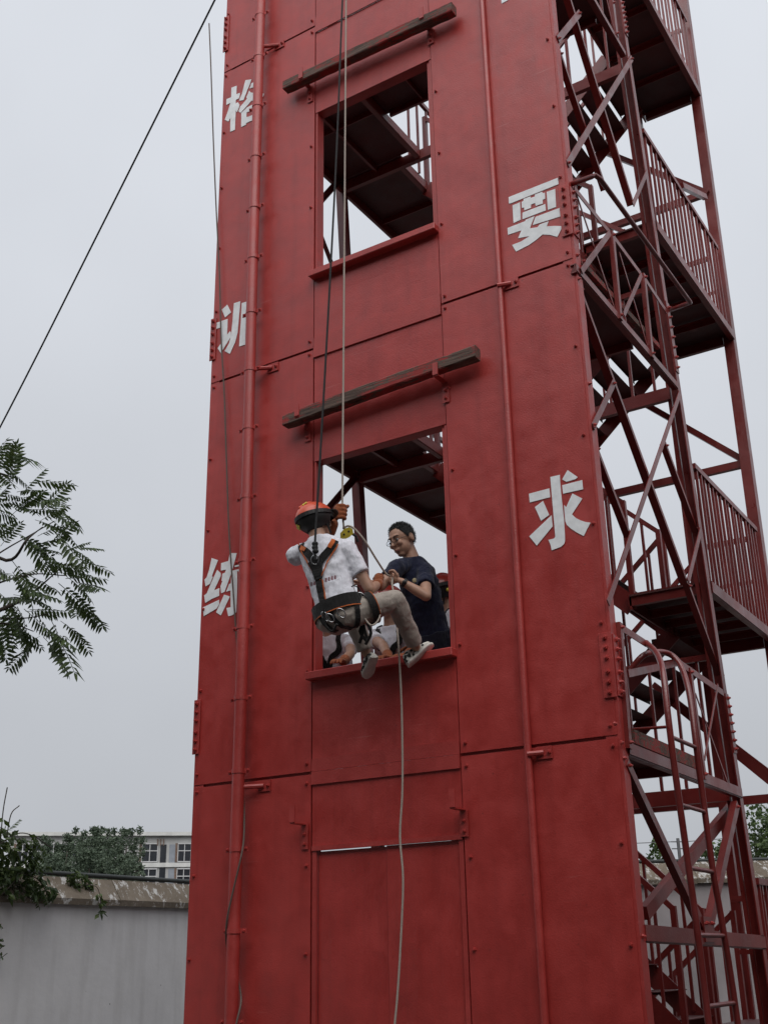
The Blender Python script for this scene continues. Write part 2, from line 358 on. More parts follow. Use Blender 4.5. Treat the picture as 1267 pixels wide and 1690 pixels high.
for v0, v1, u in ((388, 303, 940), (1152, 1043, 1008)):
    z0, z1 = hy(u, v0).z, hy(u, v1).z
    plate_front(-0.082, 0.004, z0, z1); plate_side(z0 + .01, z1 - .01)
for v0, v1, u in ((86, 30, 371), (596, 528, 349), (1246, 1157, 320)):
    z0, z1 = hy(u, v0).z, hy(u, v1).z; plate_front(XL - 0.014, XL + 0.05, z0, z1)

# posts of the stair bays (measured lean follows the photograph)
def y2(z): return 2.81 - 0.0765 * z
def y3(z): return 4.36 + 0.042 * z
LANG = [(0, 0), (-0.10, 0), (-0.10, -0.010), (-0.010, -0.010), (-0.010, -0.12), (0, -0.12)]
PROF2 = [(0, 0), (-0.085, 0), (-0.085, -0.01), (-0.01, -0.01), (-0.01, -0.085), (0, -0.085)]
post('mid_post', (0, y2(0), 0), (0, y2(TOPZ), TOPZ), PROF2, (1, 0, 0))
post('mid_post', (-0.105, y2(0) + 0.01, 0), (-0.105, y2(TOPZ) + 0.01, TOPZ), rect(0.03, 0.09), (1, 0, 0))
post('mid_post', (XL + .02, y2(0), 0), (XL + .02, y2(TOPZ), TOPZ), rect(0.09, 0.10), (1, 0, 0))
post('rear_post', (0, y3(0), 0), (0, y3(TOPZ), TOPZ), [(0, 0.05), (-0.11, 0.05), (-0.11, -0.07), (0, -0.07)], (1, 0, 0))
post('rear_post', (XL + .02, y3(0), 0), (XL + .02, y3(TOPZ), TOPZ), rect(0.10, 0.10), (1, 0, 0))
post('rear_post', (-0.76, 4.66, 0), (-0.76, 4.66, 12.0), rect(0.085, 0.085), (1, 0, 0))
# splice plates on the mid post
for v0, v1, u in ((592, 497, 1098), (1240, 1150, 1205), (42, 0, 1024)):
    a, b = hx(u, v0).z, hx(u, v1).z; yy = y2((a + b) / 2)
    bm = bmesh.new(); add_prof(bm, (0.004, y2(a) - 0.042, a), (0.004, y2(b) - 0.042, b), rect(0.009, 0.085), (1, 0, 0)); p = fin(bm, 'splice_plate', REDS, tower)
    for i in range(7):
        z = a + (b - a) * (i + .5) / 7; bolt((0.009, y2(z) - 0.035, z), (1, 0, 0), p, 1.1)

# floors: full front bay and left rear bay at each seam, half landings at the right rear
FLO = [3.10, 6.565, 10.04]
LAND = [1.27, 4.76, 8.25, 11.75]
def slab(name, x0, x1, ya, yb, z, parent=tower):
    return box(name, (x0, ya, z - 0.016), (x1, yb, z), REDD, parent)
for zf in FLO:
    Y2 = y2(zf); Y3 = y3(zf) - 0.1
    f = slab('floor_plate', XL + 0.03, -2.42, 0.06, Y2 - 0.08, zf); 
    f2 = slab('floor_plate', -2.415, -0.02, 0.06, 1.33, zf + 0.001)
    f3 = slab('floor_plate', XL + 0.03, -2.63, Y2 - 0.075, Y3, zf - 0.001)
    bar('floor_edge_beam', (XL + 0.05, 0.12, zf - 0.075), (XL + 0.05, Y3, zf - 0.075), rect(0.11, 0.035), (0, 0, 1), REDS, tower)
    bar('floor_edge_beam', (-2.63, Y2 - 0.02, zf - 0.075), (-2.63, Y3, zf - 0.075), chan(-0.05, 0.115, 0.008), (1, 0, 0), REDS, tower)
    bar('floor_edge_beam', (-2.40, 0.1, zf - 0.075), (-2.40, Y2 - 0.06, zf - 0.075), chan(-0.05, 0.115, 0.008), (1, 0, 0), REDS, tower)
    bar('floor_cross_beam', (XL + 0.08, Y2 - 0.03, zf - 0.085), (-0.09, Y2 - 0.03, zf - 0.085), rect(0.12, 0.05), (0, 0, 1), REDS, tower)
    bar('floor_cross_beam', (XL + 0.08, Y3 - 0.03, zf - 0.075), (-2.66, Y3 - 0.03, zf - 0.075), rect(0.11, 0.04), (0, 0, 1), REDS, tower)
    for yj in (0.62, 1.18): bar('joist', (XL + 0.08, yj, zf - 0.052), (-2.46, yj, zf - 0.052), rect(0.07, 0.012), (0, 0, 1), REDS, tower)
    for yj in (0.10, 1.31): bar('joist', (-2.35, yj, zf - 0.052), (-0.07, yj, zf - 0.052), rect(0.07, 0.03), (0, 0, 1), REDS, tower)
    for xj in (-2.95,): bar('joist', (xj, 0.1, zf - 0.052), (xj, Y2 - 0.06, zf - 0.052), rect(0.07, 0.03), (0, 0, 1), REDS, tower)
    for xj in (-1.95, -1.5, -1.0, -0.5): bar('joist', (xj, 0.13, zf - 0.046), (xj, 1.28, zf - 0.046), rect(0.055, 0.012), (0, 0, 1), REDS, tower)
    for t in (0.3, 0.62): yj = Y2 + (Y3 - Y2) * t; bar('joist', (XL + 0.08, yj, zf - 0.052), (-2.69, yj, zf - 0.052), rect(0.07, 0.012), (0, 0, 1), REDS, tower)
for zl in LAND:
    Y2 = y2(zl); Y3 = y3(zl)
    p = slab('landing_plate', -0.72, -0.015, Y2 + 0.0, Y3, zl)
    bar('landing_edge_beam', (0.002, Y2 + 0.02, zl - 0.055), (0.002, Y3 - 0.06, zl - 0.055), chan(-0.05, 0.115, 0.008), (1, 0, 0), REDS, tower)
    bar('landing_edge_beam', (-0.72, Y2 + 0.02, zl - 0.072), (-0.72, Y3, zl - 0.072), rect(0.11, 0.02), (0, 0, 1), REDS, tower)
    bar('landing_edge_beam', (-0.74, Y2 + 0.02, zl - 0.040), (-0.10, Y2 + 0.02, zl - 0.040), chan(0.045, 0.11, 0.008), (0, 1, 0), REDS, tower)
    bar('landing_edge_beam', (-0.70, Y3 - 0.03, zl - 0.075), (-0.12, Y3 - 0.03, zl - 0.075), rect(0.11, 0.05), (0, 0, 1), REDS, tower)
    for t in (0.22, 0.41, 0.60, 0.79): yj = Y2 + (Y3 - Y2) * t; bar('joist', (-0.70, yj, zl - 0.05), (-0.06, yj, zl - 0.05), ang(-0.06, 0.05, 0.006), (0, 0, 1), REDS, tower)

# stair flights running across the tower in the rear bay
def flight(xa, za, xb, zb, y0, y1, n=9):
    st = empty('stair_flight', ((xa + xb) / 2, (y0 + y1) / 2, min(za, zb))); st.parent = tower
    st.matrix_parent_inverse = Matrix.Translation(tower.location).inverted()
    for y in (y0 + 0.006, y1 - 0.006):
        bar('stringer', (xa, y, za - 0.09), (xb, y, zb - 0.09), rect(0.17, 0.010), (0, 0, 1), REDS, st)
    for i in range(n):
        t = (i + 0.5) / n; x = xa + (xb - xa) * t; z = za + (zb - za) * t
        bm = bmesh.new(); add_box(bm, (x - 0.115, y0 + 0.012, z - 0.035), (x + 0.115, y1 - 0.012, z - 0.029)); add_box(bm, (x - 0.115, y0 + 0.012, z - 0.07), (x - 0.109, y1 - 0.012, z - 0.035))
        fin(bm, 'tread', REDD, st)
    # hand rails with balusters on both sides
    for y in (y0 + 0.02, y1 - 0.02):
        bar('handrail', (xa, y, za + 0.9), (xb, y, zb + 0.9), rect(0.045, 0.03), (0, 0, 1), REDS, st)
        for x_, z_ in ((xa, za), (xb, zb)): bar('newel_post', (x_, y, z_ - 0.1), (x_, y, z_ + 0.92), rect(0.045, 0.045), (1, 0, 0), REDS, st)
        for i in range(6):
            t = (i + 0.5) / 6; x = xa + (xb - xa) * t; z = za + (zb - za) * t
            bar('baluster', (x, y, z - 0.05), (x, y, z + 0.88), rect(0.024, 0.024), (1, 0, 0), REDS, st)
    return st
XLAND, XFLO = -0.72, -2.63
for i, zf in enumerate(FLO):
    flight(XFLO, zf, XLAND, LAND[i + 1], 3.56, 4.58)                    # up to the landing
    if i > 0: flight(XLAND, LAND[i], XFLO, zf, 2.52, 3.48)              # from the landing below up to this floor
flight(XLAND, LAND[0], XFLO, FLO[0], 2.72, 3.48)
flight(-2.2, 0.03, XLAND, LAND[0], 3.56, 4.40, 6)

# railings
bal_me = {}
def railing(p0, p1, h, n, mid=None, w_=0.023):
    p0, p1 = Vector(p0), Vector(p1)
    r = empty('railing', (p0 + p1) / 2); r.parent = tower; r.matrix_parent_inverse = Matrix.Translation(tower.location).inverted()
    up = Vector((0, 0, h)); side = (p1 - p0).cross(Vector((0, 0, 1))).normalized()
    bar('handrail', p0 + up, p1 + up, rect(0.05, 0.04), (0, 0, 1), REDS, r)
    if mid: bar('mid_rail', p0 + up * mid, p1 + up * mid, rect(0.04, 0.012), (0, 0, 1), REDS, r)
    key = round(h, 2), w_
    if key not in bal_me:
        bm = bmesh.new(); add_prof(bm, Vector((0, 0, 0.0)), Vector((0, 0, h - 0.02)), rect(w_, w_), Vector((1, 0, 0)))
        me = bpy.data.meshes.new('baluster'); bm.to_mesh(me); bm.free(); me.materials.append(REDS); bal_me[key] = me
    for i in range(n):
        o = link('baluster', bal_me[key], None, r); o.location = p0 + (p1 - p0) * ((i + 0.5) / n)
        o.rotation_euler = (random.uniform(-.006, .006), random.uniform(-.006, .006), 0)
    return r
for zl in LAND:
    Y2, Y3 = y2(zl), y3(zl)
    railing((-0.03, Y2 + 0.05, zl), (-0.03, Y3 - 0.1, zl), 1.08, 17)
    railing((-0.12, Y3 - 0.04, zl), (-0.72, Y3 - 0.04, zl), 1.02, 4, 0.55)
for zf in FLO:
    Y2, Y3 = y2(zf), y3(zf) - 0.1
    railing((XL + 0.06, Y2 + 0.05, zf), (XL + 0.06, Y3, zf), 1.05, 14)
    railing((XL + 0.08, Y3 - 0.02, zf), (-2.66, Y3 - 0.02, zf), 1.05, 6)
    railing((-2.62, Y2 + 0.0, zf), (-2.62, 3.5, zf), 1.05, 7)
    railing((-2.2, Y2 - 0.03, zf - 0.02), (-0.12, Y2 - 0.03, zf - 0.02), 1.05, 10)
# rear plane ties and braces
for k, zf in enumerate(FLO[:3]):
    bar('tie_beam', (-0.12, 4.66, zf + 0.1), (-2.6, 4.66, zf + 0.1), rect(0.08, 0.06), (0, 0, 1), REDS, tower)
    bar('brace', (-0.06, 4.70, zf + 0.12), (-1.35, 4.70, zf + 1.36), rect(0.065, 0.05), (0, 0, 1), REDS, tower)
bar('brace', hy(1106, 1155, 4.70), hy(1272, 1289, 4.70), rect(0.09, 0.06), (0, 0, 1), REDS, tower)
bar('brace', hx(1124, 306, -0.02), hx(1163, 325, -0.02), rect(0.06, 0.05), (0, 0, 1), REDS, tower)
# left side plane braces seen through the windows
for a, b in (((525, 340), (556, 305)), ((527, 392), (548, 447)), ((545, 840), (584, 794)), ((540, 1075), (556, 1052))):
    pa, pb = hx(*a, XL + .06), hx(*b, XL + .06); d = pb - pa
    bar('brace', pa - d * 0.8, pb + d * 0.15, ang(0.06, 0.05, 0.006), (0, 0, 1), REDS, tower)

# right side plane: bracing of angle iron, floor edge channels and low railings, measured off the photograph
SIDE = [  # u0,v0,u1,v1, width, depth, x
 (937,270,1043,95,.060,.045,.010), (921,64,957,20,.060,.045,.010), (935,-24,1046,337,.040,.06,-.03), (924,82,1001,312,.035,.05,-.035),
 (1045,337,1068,283,.045,.03,.012),
 (948,310,1007,384,.050,.02,.014), (1014,392,1058,452,.050,.02,.014), (1066,462,1100,514,.050,.02,.014),
 (1007,383,960,447,.048,.010,.024), (1059,453,1030,519,.042,.010,.026),
 (949,312,1020,526,.022,.03,-.004), (1022,415,1073,586,.022,.03,-.004),
 (957,472,1135,962,.036,.06,-.022), (1122,649,1004,995,.050,.018,.016), (979,704,1014,630,.055,.035,.014),
 (984,735,1041,884,.034,.05,-.028), (1098,730,1152,877,.034,.05,-.028), (1157,874,1136,959,.052,.012,.018),
 (1136,962,1193,1120,.030,.05,-.022),
 (1148,1145,1206,1306,.016,.012,.012), (1185,1130,1163,1254,.022,.010,.022),
 (1026,1036,1066,1062,.050,.012,.020), (1122,1094,1194,1144,.050,.012,.020),
 (1036,1258,1163,1530,.060,.05,.008), (1218,1328,1174,1530,.070,.05,.012),
 (1012,0,1019,58,.060,.04,.02), (1000,-8,1014,52,.022,.03,0.0),
]
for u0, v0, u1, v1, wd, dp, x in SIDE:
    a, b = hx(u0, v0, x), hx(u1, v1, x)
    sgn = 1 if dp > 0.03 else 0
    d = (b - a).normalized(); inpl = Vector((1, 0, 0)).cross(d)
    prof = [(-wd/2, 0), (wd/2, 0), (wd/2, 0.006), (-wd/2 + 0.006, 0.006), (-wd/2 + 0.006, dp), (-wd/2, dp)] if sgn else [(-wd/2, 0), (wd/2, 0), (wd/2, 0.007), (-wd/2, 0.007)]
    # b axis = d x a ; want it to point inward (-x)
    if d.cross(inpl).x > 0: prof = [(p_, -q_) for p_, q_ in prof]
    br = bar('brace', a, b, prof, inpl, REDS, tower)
    if sgn:
        for p_ in (a, b): bolt(p_ + d * (0.03 if p_ is a else -0.03) + Vector((0.001, 0, 0)), (1, 0, 0), br, 0.9)
# floor edge channels between front and mid post
for u0, v0, u1, v1, hh in ((950,441,1117,636,.075), (1037,1236,1223,1309,.085), (912,-120,1031,88,.07)):
    a, b = hx(u0, v0, 0.004), hx(u1, v1, 0.004)
    bar('floor_channel', a, b, chan(-0.045, hh, 0.008), (1, 0, 0), REDS, tower)
a, b = hx(1043, 1216, -0.03), hx(1150, 1262, -0.03); bar('toe_plank', a, b, rect(0.09, 0.035), (0, 0, 1), TIMBER, tower)
a, b = hx(955, 430, -0.03), hx(1085, 572, -0.03); bar('toe_plank', a, b, rect(0.05, 0.035), (0, 0, 1), TIMBER, tower)
a, b = hx(1064, 1541, 0.0), hx(1262, 1556, 0.0); bar('tie_beam', a, b, chan(-0.05, 0.10, 0.008), (1, 0, 0), REDS, tower)
bm = bmesh.new(); c = hx(1170, 1537, 0.012); add_box(bm, (0.008, c.y - .11, c.z - .07), (0.018, c.y + .10, c.z + .09)); gp = fin(bm, 'gusset_plate', REDS, tower)
for dy in (-.07, 0.0, .06): bolt((0.018, c.y + dy, c.z - .03), (1, 0, 0), gp)
for dy in (-.06, .05): bolt((0.018, c.y + dy, c.z + .05), (1, 0, 0), gp)
# dark inner diagonal and stub posts of the low railings
bar('brace', hx(1213, 1326, -0.16), hx(1063, 1508, -0.16), rect(0.085, 0.05), (0, 1, 0), REDS, tower)
for u0, v0, u1, v1 in ((1011,382,1025,527), (1063,452,1077,590), (1024,1028,1040,1236), (1139,1103,1164,1287)):
    a, b = hx(u0, v0, 0.022), hx(u1, v1, 0.022); rp = bar('rail_post', a, b, chan(-0.03, 0.055, 0.005), (1, 0, 0), REDS, tower)
    bolt(b + Vector((0.004, 0, 0.04)), (1, 0, 0), rp); bolt(a + Vector((0.004, 0, -0.03)), (1, 0, 0), rp)
# bolts along the corner post's side face
for u, v in ((952,421), (962,431), (954,460), (972,633), (978,705), (1013,1195), (1029,1252), (1024,1226), (1060,1546)):
    bolt(hx(u, v, 0.002), (1, 0, 0), cp[0], 1.0)
# outrigger guard tube at the third storey
a = hx(943, 303, 0.0); c1 = hx(985, 288, 0.25); c2 = hx(1139, 499, 0.25); e_ = hx(1106, 511, 0.0)
tube('guard_tube', smooth_path([a, a.lerp(c1, .5), a.lerp(c1, .93)], 3) + smooth_path([c1 + Vector((0, .06, 0)), c1.lerp(c2, .5), c1.lerp(c2, .99)], 3) + [c2, c2.lerp(e_, .5), e_], 0.020, REDS, tower)

# cage-less ladder outside the right face, its rails curving in over the first floor
lad = empty('ladder', (0.25, 0.5, 0)); lad.parent = tower; lad.matrix_parent_inverse = Matrix.Translation(tower.location).inverted()
LX = 0.25
r1 = [hx(1066, 1061, 0.02), hx(1084, 1080, 0.13), hx(1094, 1112, 0.22), hx(1103, 1190, LX), hx(1116, 1290, LX), hx(1131, 1396, LX), hx(1149, 1527, LX), hx(1169, 1690, LX)]
r2 = [hx(1040, 1105, -0.10), hx(1065, 1080, 0.0), hx(1100, 1078, 0.06), hx(1122, 1098, 0.14), hx(1137, 1145, 0.22), hx(1147, 1220, LX), hx(1156, 1290, LX), hx(1176, 1437, LX), hx(1190, 1517, LX), hx(1217, 1690, LX)]
for r in (r1, r2):
    r.append(Vector((LX, r[-1].y + .05, 0.0))); tube('ladder_rail', smooth_path(r, 5), 0.021, REDS, lad)
def lerp_z(path, z):
    for a, b in zip(path, path[1:]):
        if (a.z - z) * (b.z - z) <= 0 and abs(a.z - b.z) > 1e-6: return a.lerp(b, (z - a.z) / (b.z - a.z))
for z in (0.40, 0.78, 1.16, 1.54, 1.93, 2.31, 2.68, 3.09, 3.47):
    p, q = lerp_z(r1[2:], z), lerp_z(r2[4:], z)
    if p and q: tube('rung', [p, q], 0.014, REDS, lad, 8)
a = hx(1045, 1204, -0.05); b = hx(1100, 1200, 0.2); tube('guard_tube', [a, b], 0.010, REDS, tower, 8)
bar('brace', hx(1036, 1112, 0.0), hx(1130, 1092, -0.4), rect(0.05, 0.012), (0, 0, 1), REDS, tower)

# left downpipe on stand-off clamps
PY = -0.105; PX = sum(hy(u, v, PY).x for u, v in ((429, 0), (427, 170), (419, 425), (413, 610), (403, 860), (397, 1060), (391, 1280), (388, 1500), (387, 1690))) / 9
pipe = tube('downpipe', [(PX - .004 * math.sin(z), PY, z) for z in [0.05 + i * 0.35 for i in range(40)]], 0.047, REDF, tower, 20)
for v in (25, 93, 175, 258, 342, 425, 515, 610, 706, 820, 925, 1035, 1152, 1273, 1402, 1537, 1688):
    p = hy(429 - v * 0.025, v, PY); z = p.z
    bm = bmesh.new()
    bmesh.ops.create_cone(bm, cap_ends=False, segments=20, radius1=0.0515, radius2=0.0515, depth=0.035, matrix=Matrix.Translation((PX, PY, z)))
    fs = bm.faces[:]
    r = bmesh.ops.extrude_face_region(bm, geom=fs)
    for v_ in [e for e in r['geom'] if isinstance(e, bmesh.types.BMVert)]:
        d = Vector((v_.co.x - PX, v_.co.y - PY, 0)); v_.co -= d.normalized() * 0.004
    add_box(bm, (PX - 0.105, PY + 0.004, z - 0.0175), (PX - 0.049, PY + 0.009, z + 0.0175)); add_box(bm, (PX + 0.049, PY + 0.004, z - 0.0175), (PX + 0.105, PY + 0.009, z + 0.0175))
    c_ = fin(bm, 'pipe_clamp', REDF, pipe)
    for dx in (-.085, .085): bolt((PX + dx, PY + 0.004, z), FN, c_, 0.9)
for zz in (hy(408, 697, PY).z - 0.02, hy(391, 1165, PY).z):
    pass
# stand-off arms with plates at the seams (left and right pipe)
def standoff(x, z, px, py):
    bm = bmesh.new(); add_box(bm, (x - 0.055, -0.012, z - 0.04), (x + 0.055, -0.003, z + 0.04)); add_tube(bm, [Vector((x - .005, -0.012, z)), Vector((px, py, z - .005))], 0.018, 8)
    o = fin(bm, 'standoff_bracket', REDF, tower); bolt((x + .035, -0.012, z), FN, o, 1.1); bolt((x - .035, -0.012, z - .005), FN, o, 1.1)
for zs in (3.04, 6.545, 10.08):
    standoff(PX + 0.17, zs, PX + .01, PY + .01)
PY2 = -0.026; PX2 = sum(hy(u, v, PY2).x for u, v in ((800, 0), (817, 350), (829, 620), (853, 900), (868, 1200), (884, 1500), (896, 1690))) / 7
for zs in (3.045, 6.56): standoff(PX2 + 0.10, zs, PX2, -0.05)
# slimmer right pipe: upper half-round and lower tube, sleeve joint between
zj = hy(828, 594, PY2).z
p2a = tube('conduit_pipe', [(PX2 + 0.008, PY2, zj), (PX2 + 0.015, PY2, 10.1), (PX2 + .02, PY2, 13.9)], 0.021, REDF, tower, 16)
p2b = tube('conduit_pipe', [(PX2 - 0.012, PY2, 0.05), (PX2 - 0.006, PY2, 3.1), (PX2 + 0.008, PY2, zj - .002)], 0.024, REDF, tower, 16)

# white painted characters: strokes outlined on the panels
def strokes(name, polys, ox, oy, sc, label):
    e = empty(name, hy(ox, oy, 0)); e.parent = tower; e.matrix_parent_inverse = Matrix.Translation(tower.location).inverted(); e['label'] = label
    for pl in polys:
        bm = bmesh.new(); vv = []
        for x, y in pl: p = hy(ox + x / sc, oy + y / sc, 0.0); vv.append(bm.verts.new((p.x, -0.0046, p.z)))
        tri = tessellate_polygon([[Vector((v.co.x, v.co.z, 0)) for v in vv]]); bk = [bm.verts.new(v.co + Vector((0, 0.0022, 0))) for v in vv]; n = len(vv)
        for a, b, c in tri:
            bm.faces.new((vv[a], vv[b], vv[c])); bm.faces.new((bk[c], bk[b], bk[a]))
        for i in range(n): bm.faces.new((vv[i], vv[(i+1) % n], bk[(i+1) % n], bk[i]))
        fin(bm, 'paint_stroke', WHITE, e)
strokes('painted_character', [
 [(470,170),(622,135),(628,250),(640,400),(662,600),(690,850),(705,1120),(705,1200),(690,1250),(640,1295),(492,1350),(470,1250),(438,1182),(530,1160),(550,1130),(535,950),(510,650),(490,420)],
 [(125,440),(455,352),(468,495),(140,580)], [(222,655),(352,555),(452,780),(322,875)], [(132,1125),(490,785),(507,965),(252,1275)],
 [(748,58),(910,172),(875,205),(725,248),(660,208)], [(660,303),(982,220),(997,368),(675,440)],
 [(690,620),(725,655),(825,435),(985,518),(818,772),(880,830),(960,870),(1040,895),(1118,905),(1060,1010),(1008,1120),(900,1065),(800,1000),(735,940),(712,885),(700,760)]],
 860, 770, 9.746, 'white painted character of the right column, lower, beside the lower window')
strokes('painted_character', [
 [(188,442),(980,130),(992,232),(228,540),(195,545)], [(252,575),(372,525),(385,805),(268,858)], [(800,358),(938,308),(952,598),(820,645)],
 [(398,520),(430,498),(430,470),(540,430),(545,455),(612,430),(612,400),(728,355),(735,378),(770,370),(778,465),(735,485),(740,545),(625,582),(615,535),(548,562),(548,615),(442,655),(438,608),(402,615)],
 [(412,692),(778,552),(788,655),(412,798)], [(620,760),(1045,602),(1055,742),(575,892)],
 [(172,938),(455,828),(465,805),(605,748),(530,945),(655,925),(690,880),(832,830),(802,912),(920,905),(1060,908),(972,1082),(860,1050),(735,1042),(640,1125),(520,1210),(308,1318),(245,1212),(390,1155),(530,1068),(342,1102),(395,975),(178,1048)]],
 820, 280, 9.746, 'white painted character of the right column, beside the upper window')
strokes('painted_character', [
 [(313,345),(438,298),(430,495),(515,462),(508,530),(490,590),(415,630),(412,710),(465,685),(508,750),(445,915),(415,875),(408,1020),(395,1325),(285,1370),(292,1040),(245,1130),(160,1090),(215,940),(292,700),(195,745),(200,612),(310,565)],
 [(640,170),(778,150),(740,270),(680,410),(595,635),(492,645),(560,480)], [(780,240),(850,210),(850,330),(735,362)],
 [(725,415),(765,455),(860,470),(1045,480),(1072,482),(1050,560),(900,640),(770,650),(720,720),(525,930),(480,890),(520,785),(680,600),(660,570)],
 [(785,745),(900,690),(900,830),(665,920),(665,1035),(780,988),(900,940),(900,1060),(660,1165),(650,1210),(540,1258),(545,930),(680,800)]],
 360, 120, 14.08, 'white painted character of the left column, topmost, crossed by the downpipe')
strokes('painted_character', [
 [(430,250),(518,432),(378,548),(302,368)],
 [(180,670),(440,580),(425,950),(495,865),(515,900),(510,1000),(280,1378),(207,1262),(285,1150),(292,775),(162,820)],
 [(585,218),(735,168),(700,560),(670,900),(610,1130),(490,1395),(368,1330),(470,1150),(520,960),(550,640),(575,330)],
 [(765,215),(880,178),(950,160),(920,700),(905,1165),(705,1222),(740,700)], [(1010,150),(1085,120),(1060,900),(1045,1150),(985,1180)]],
 345, 485, 14.08, 'white painted character of the left column, middle one')
strokes('painted_character', [
 [(322,275),(458,322),(380,520),(325,670),(348,680),(285,830),(190,885),(168,740),(215,690),(270,520)],
 [(440,528),(515,600),(518,660),(375,970),(490,920),(482,1090),(330,1150),(185,1240),(160,1080),(220,1030),(300,840)],
 [(132,1338),(482,1172),(482,1270),(430,1360),(152,1525)],
 [(712,170),(860,170),(820,330),(800,400),(740,610),(600,1000),(525,1035),(512,880),(555,765),(532,765),(555,610),(608,590),(632,525),(520,545),(525,385),(680,340)],
 [(810,440),(905,405),(960,390),(950,440),(820,470)], [(775,545),(960,500),(955,620),(870,540),(870,900),(850,1440),(770,1500),(680,1525),(640,1350),(730,1330),(728,970),(632,1000),(700,830),(735,820),(740,700)],
 [(590,1062),(715,1100),(520,1510),(418,1440)]],
 325, 900, 13.0, 'white painted character of the left column, lowest one, beside the roped climber')
strokes('painted_character', [[(470,-60),(480,72),(612,0),(640,-80)]], 790, 0, 12.67, 'corner of a white painted character at the top of the tower')
# ------------------------------------------------------------------ people
from mathutils.bvhtree import BVHTree
def add_blob(bm, c, r, rot=None, sub=2):
    m = Matrix.Translation(Vector(c)) @ (rot.to_4x4() if rot else Matrix.Identity(4)) @ Matrix.Diagonal((*((r, r, r) if isinstance(r, float) else r), 1))
    bmesh.ops.create_icosphere(bm, subdivisions=sub, radius=1.0, matrix=m)
def add_limb(bm, pts, rads, n=4, seg=12, ends=True):
    path = smooth_path(pts, n) if len(pts) > 2 else [Vector(p) for p in pts]
    m = len(path) - 1; k = len(rads) - 1; rr = []
    for i in range(m + 1):
        t = i / m * k; j = min(int(t), k - 1); rr.append(rads[j] + (rads[j+1] - rads[j]) * (t - j))
    add_tube(bm, path, rr, seg)
    if ends: add_blob(bm, path[0], rr[0]); add_blob(bm, path[-1], rr[-1])
def add_loft(bm, secs, seg=20):
    rings = []
    for c, a, b in secs:
        c, a, b = Vector(c), Vector(a), Vector(b); ring = []
        for k in range(seg):
            th = 2 * math.pi * k / seg; cx, sy = math.cos(th), math.sin(th)
            cx = math.copysign(abs(cx)**0.85, cx); sy = math.copysign(abs(sy)**0.85, sy)
            ring.append(bm.verts.new(c + a * cx + b * sy))
        rings.append(ring)
    for p, q in zip(rings, rings[1:]):
        for k in range(seg): bm.faces.new((p[k], p[(k+1) % seg], q[(k+1) % seg], q[k]))
    bm.faces.new(rings[0][::-1]); bm.faces.new(rings[-1])
def bake(bm, name, mat, parent, voxel=0.008, smooth=6, wrinkle=0.0, wscale=0.12, decim=0.0):
    bmesh.ops.recalc_face_normals(bm, faces=bm.faces[:])
    me = bpy.data.meshes.new(name); bm.to_mesh(me); bm.free()
    o = bpy.data.objects.new(name, me); COL.objects.link(o)
    r = o.modifiers.new('r', 'REMESH'); r.mode = 'VOXEL'; r.voxel_size = voxel
    s = o.modifiers.new('s', 'SMOOTH'); s.factor = 0.5; s.iterations = smooth
    if wrinkle:
        tx = bpy.data.textures.new('wrinkle', 'CLOUDS'); tx.noise_scale = wscale; tx.noise_depth = 2
        d = o.modifiers.new('d', 'DISPLACE'); d.texture = tx; d.strength = wrinkle; d.mid_level = 0.5; d.texture_coords = 'GLOBAL'
        s2 = o.modifiers.new('s2', 'SMOOTH'); s2.factor = 0.5; s2.iterations = 2
    if decim:
        dc = o.modifiers.new('dc', 'DECIMATE'); dc.ratio = decim
    dg = bpy.context.evaluated_depsgraph_get(); ev = o.evaluated_get(dg)
    nm = bpy.data.meshes.new_from_object(ev); bpy.data.objects.remove(o); bpy.data.meshes.remove(me)
    nm.name = name
    for p in nm.polygons: p.use_smooth = True
    nm.materials.clear()
    return link(name, nm, mat, parent)
def bvh(*objs):
    V, F = [], []
    for o in objs:
        b = len(V); V += [v.co.copy() for v in o.data.vertices]; F += [[i + b for i in p.vertices] for p in o.data.polygons]
    return BVHTree.FromPolygons(V, F)
def ribbon(name, tree, pts, width, mat, parent, off=0.006, th=0.004, n=5, pix=True, back=0.0):
    """a strap laid on a garment along photograph pixels (cast on to the garment) or 3D points (nearest surface)"""
    P = []
    for p in pts:
        if pix:
            d = ray(p[0], p[1]).normalized(); loc, nrm, i, ds = tree.ray_cast(CAM, d)
            if loc is None: loc, nrm, i, ds = tree.find_nearest(CAM + d * (8.2))
        else: loc, nrm, i, ds = tree.find_nearest(Vector(p))
        P.append(loc)
    path = smooth_path(P, n); L, R = [], []
    bm = bmesh.new(); prev = None
    for i, p in enumerate(path):
        loc, nrm, _, _ = tree.find_nearest(p)
        d = (path[min(i+1, len(path)-1)] - path[max(i-1, 0)]).normalized(); s = d.cross(nrm).normalized()
        wd = width if isinstance(width, float) else width[0] + (width[1] - width[0]) * i / (len(path) - 1)
        row = []
        for a in (-1, 1):
            q = loc + s * (a * wd / 2); l2, n2, _, _ = tree.find_nearest(q)
            if (l2 - q).length > 0.04: l2, n2 = q, nrm
            row.append(bm.verts.new(l2 + n2 * off)); 
        for a, src in ((1, row[1]), (-1, row[0])):
            row.append(bm.verts.new(src.co + nrm * th))
        if prev:
            for k in range(4): bm.faces.new((prev[k], prev[(k+1) % 4], row[(k+1) % 4], row[k]))
        else: bm.faces.new(row)
        prev = row
    bm.faces.new(prev[::-1])
    return fin(bm, name, mat, parent, False)
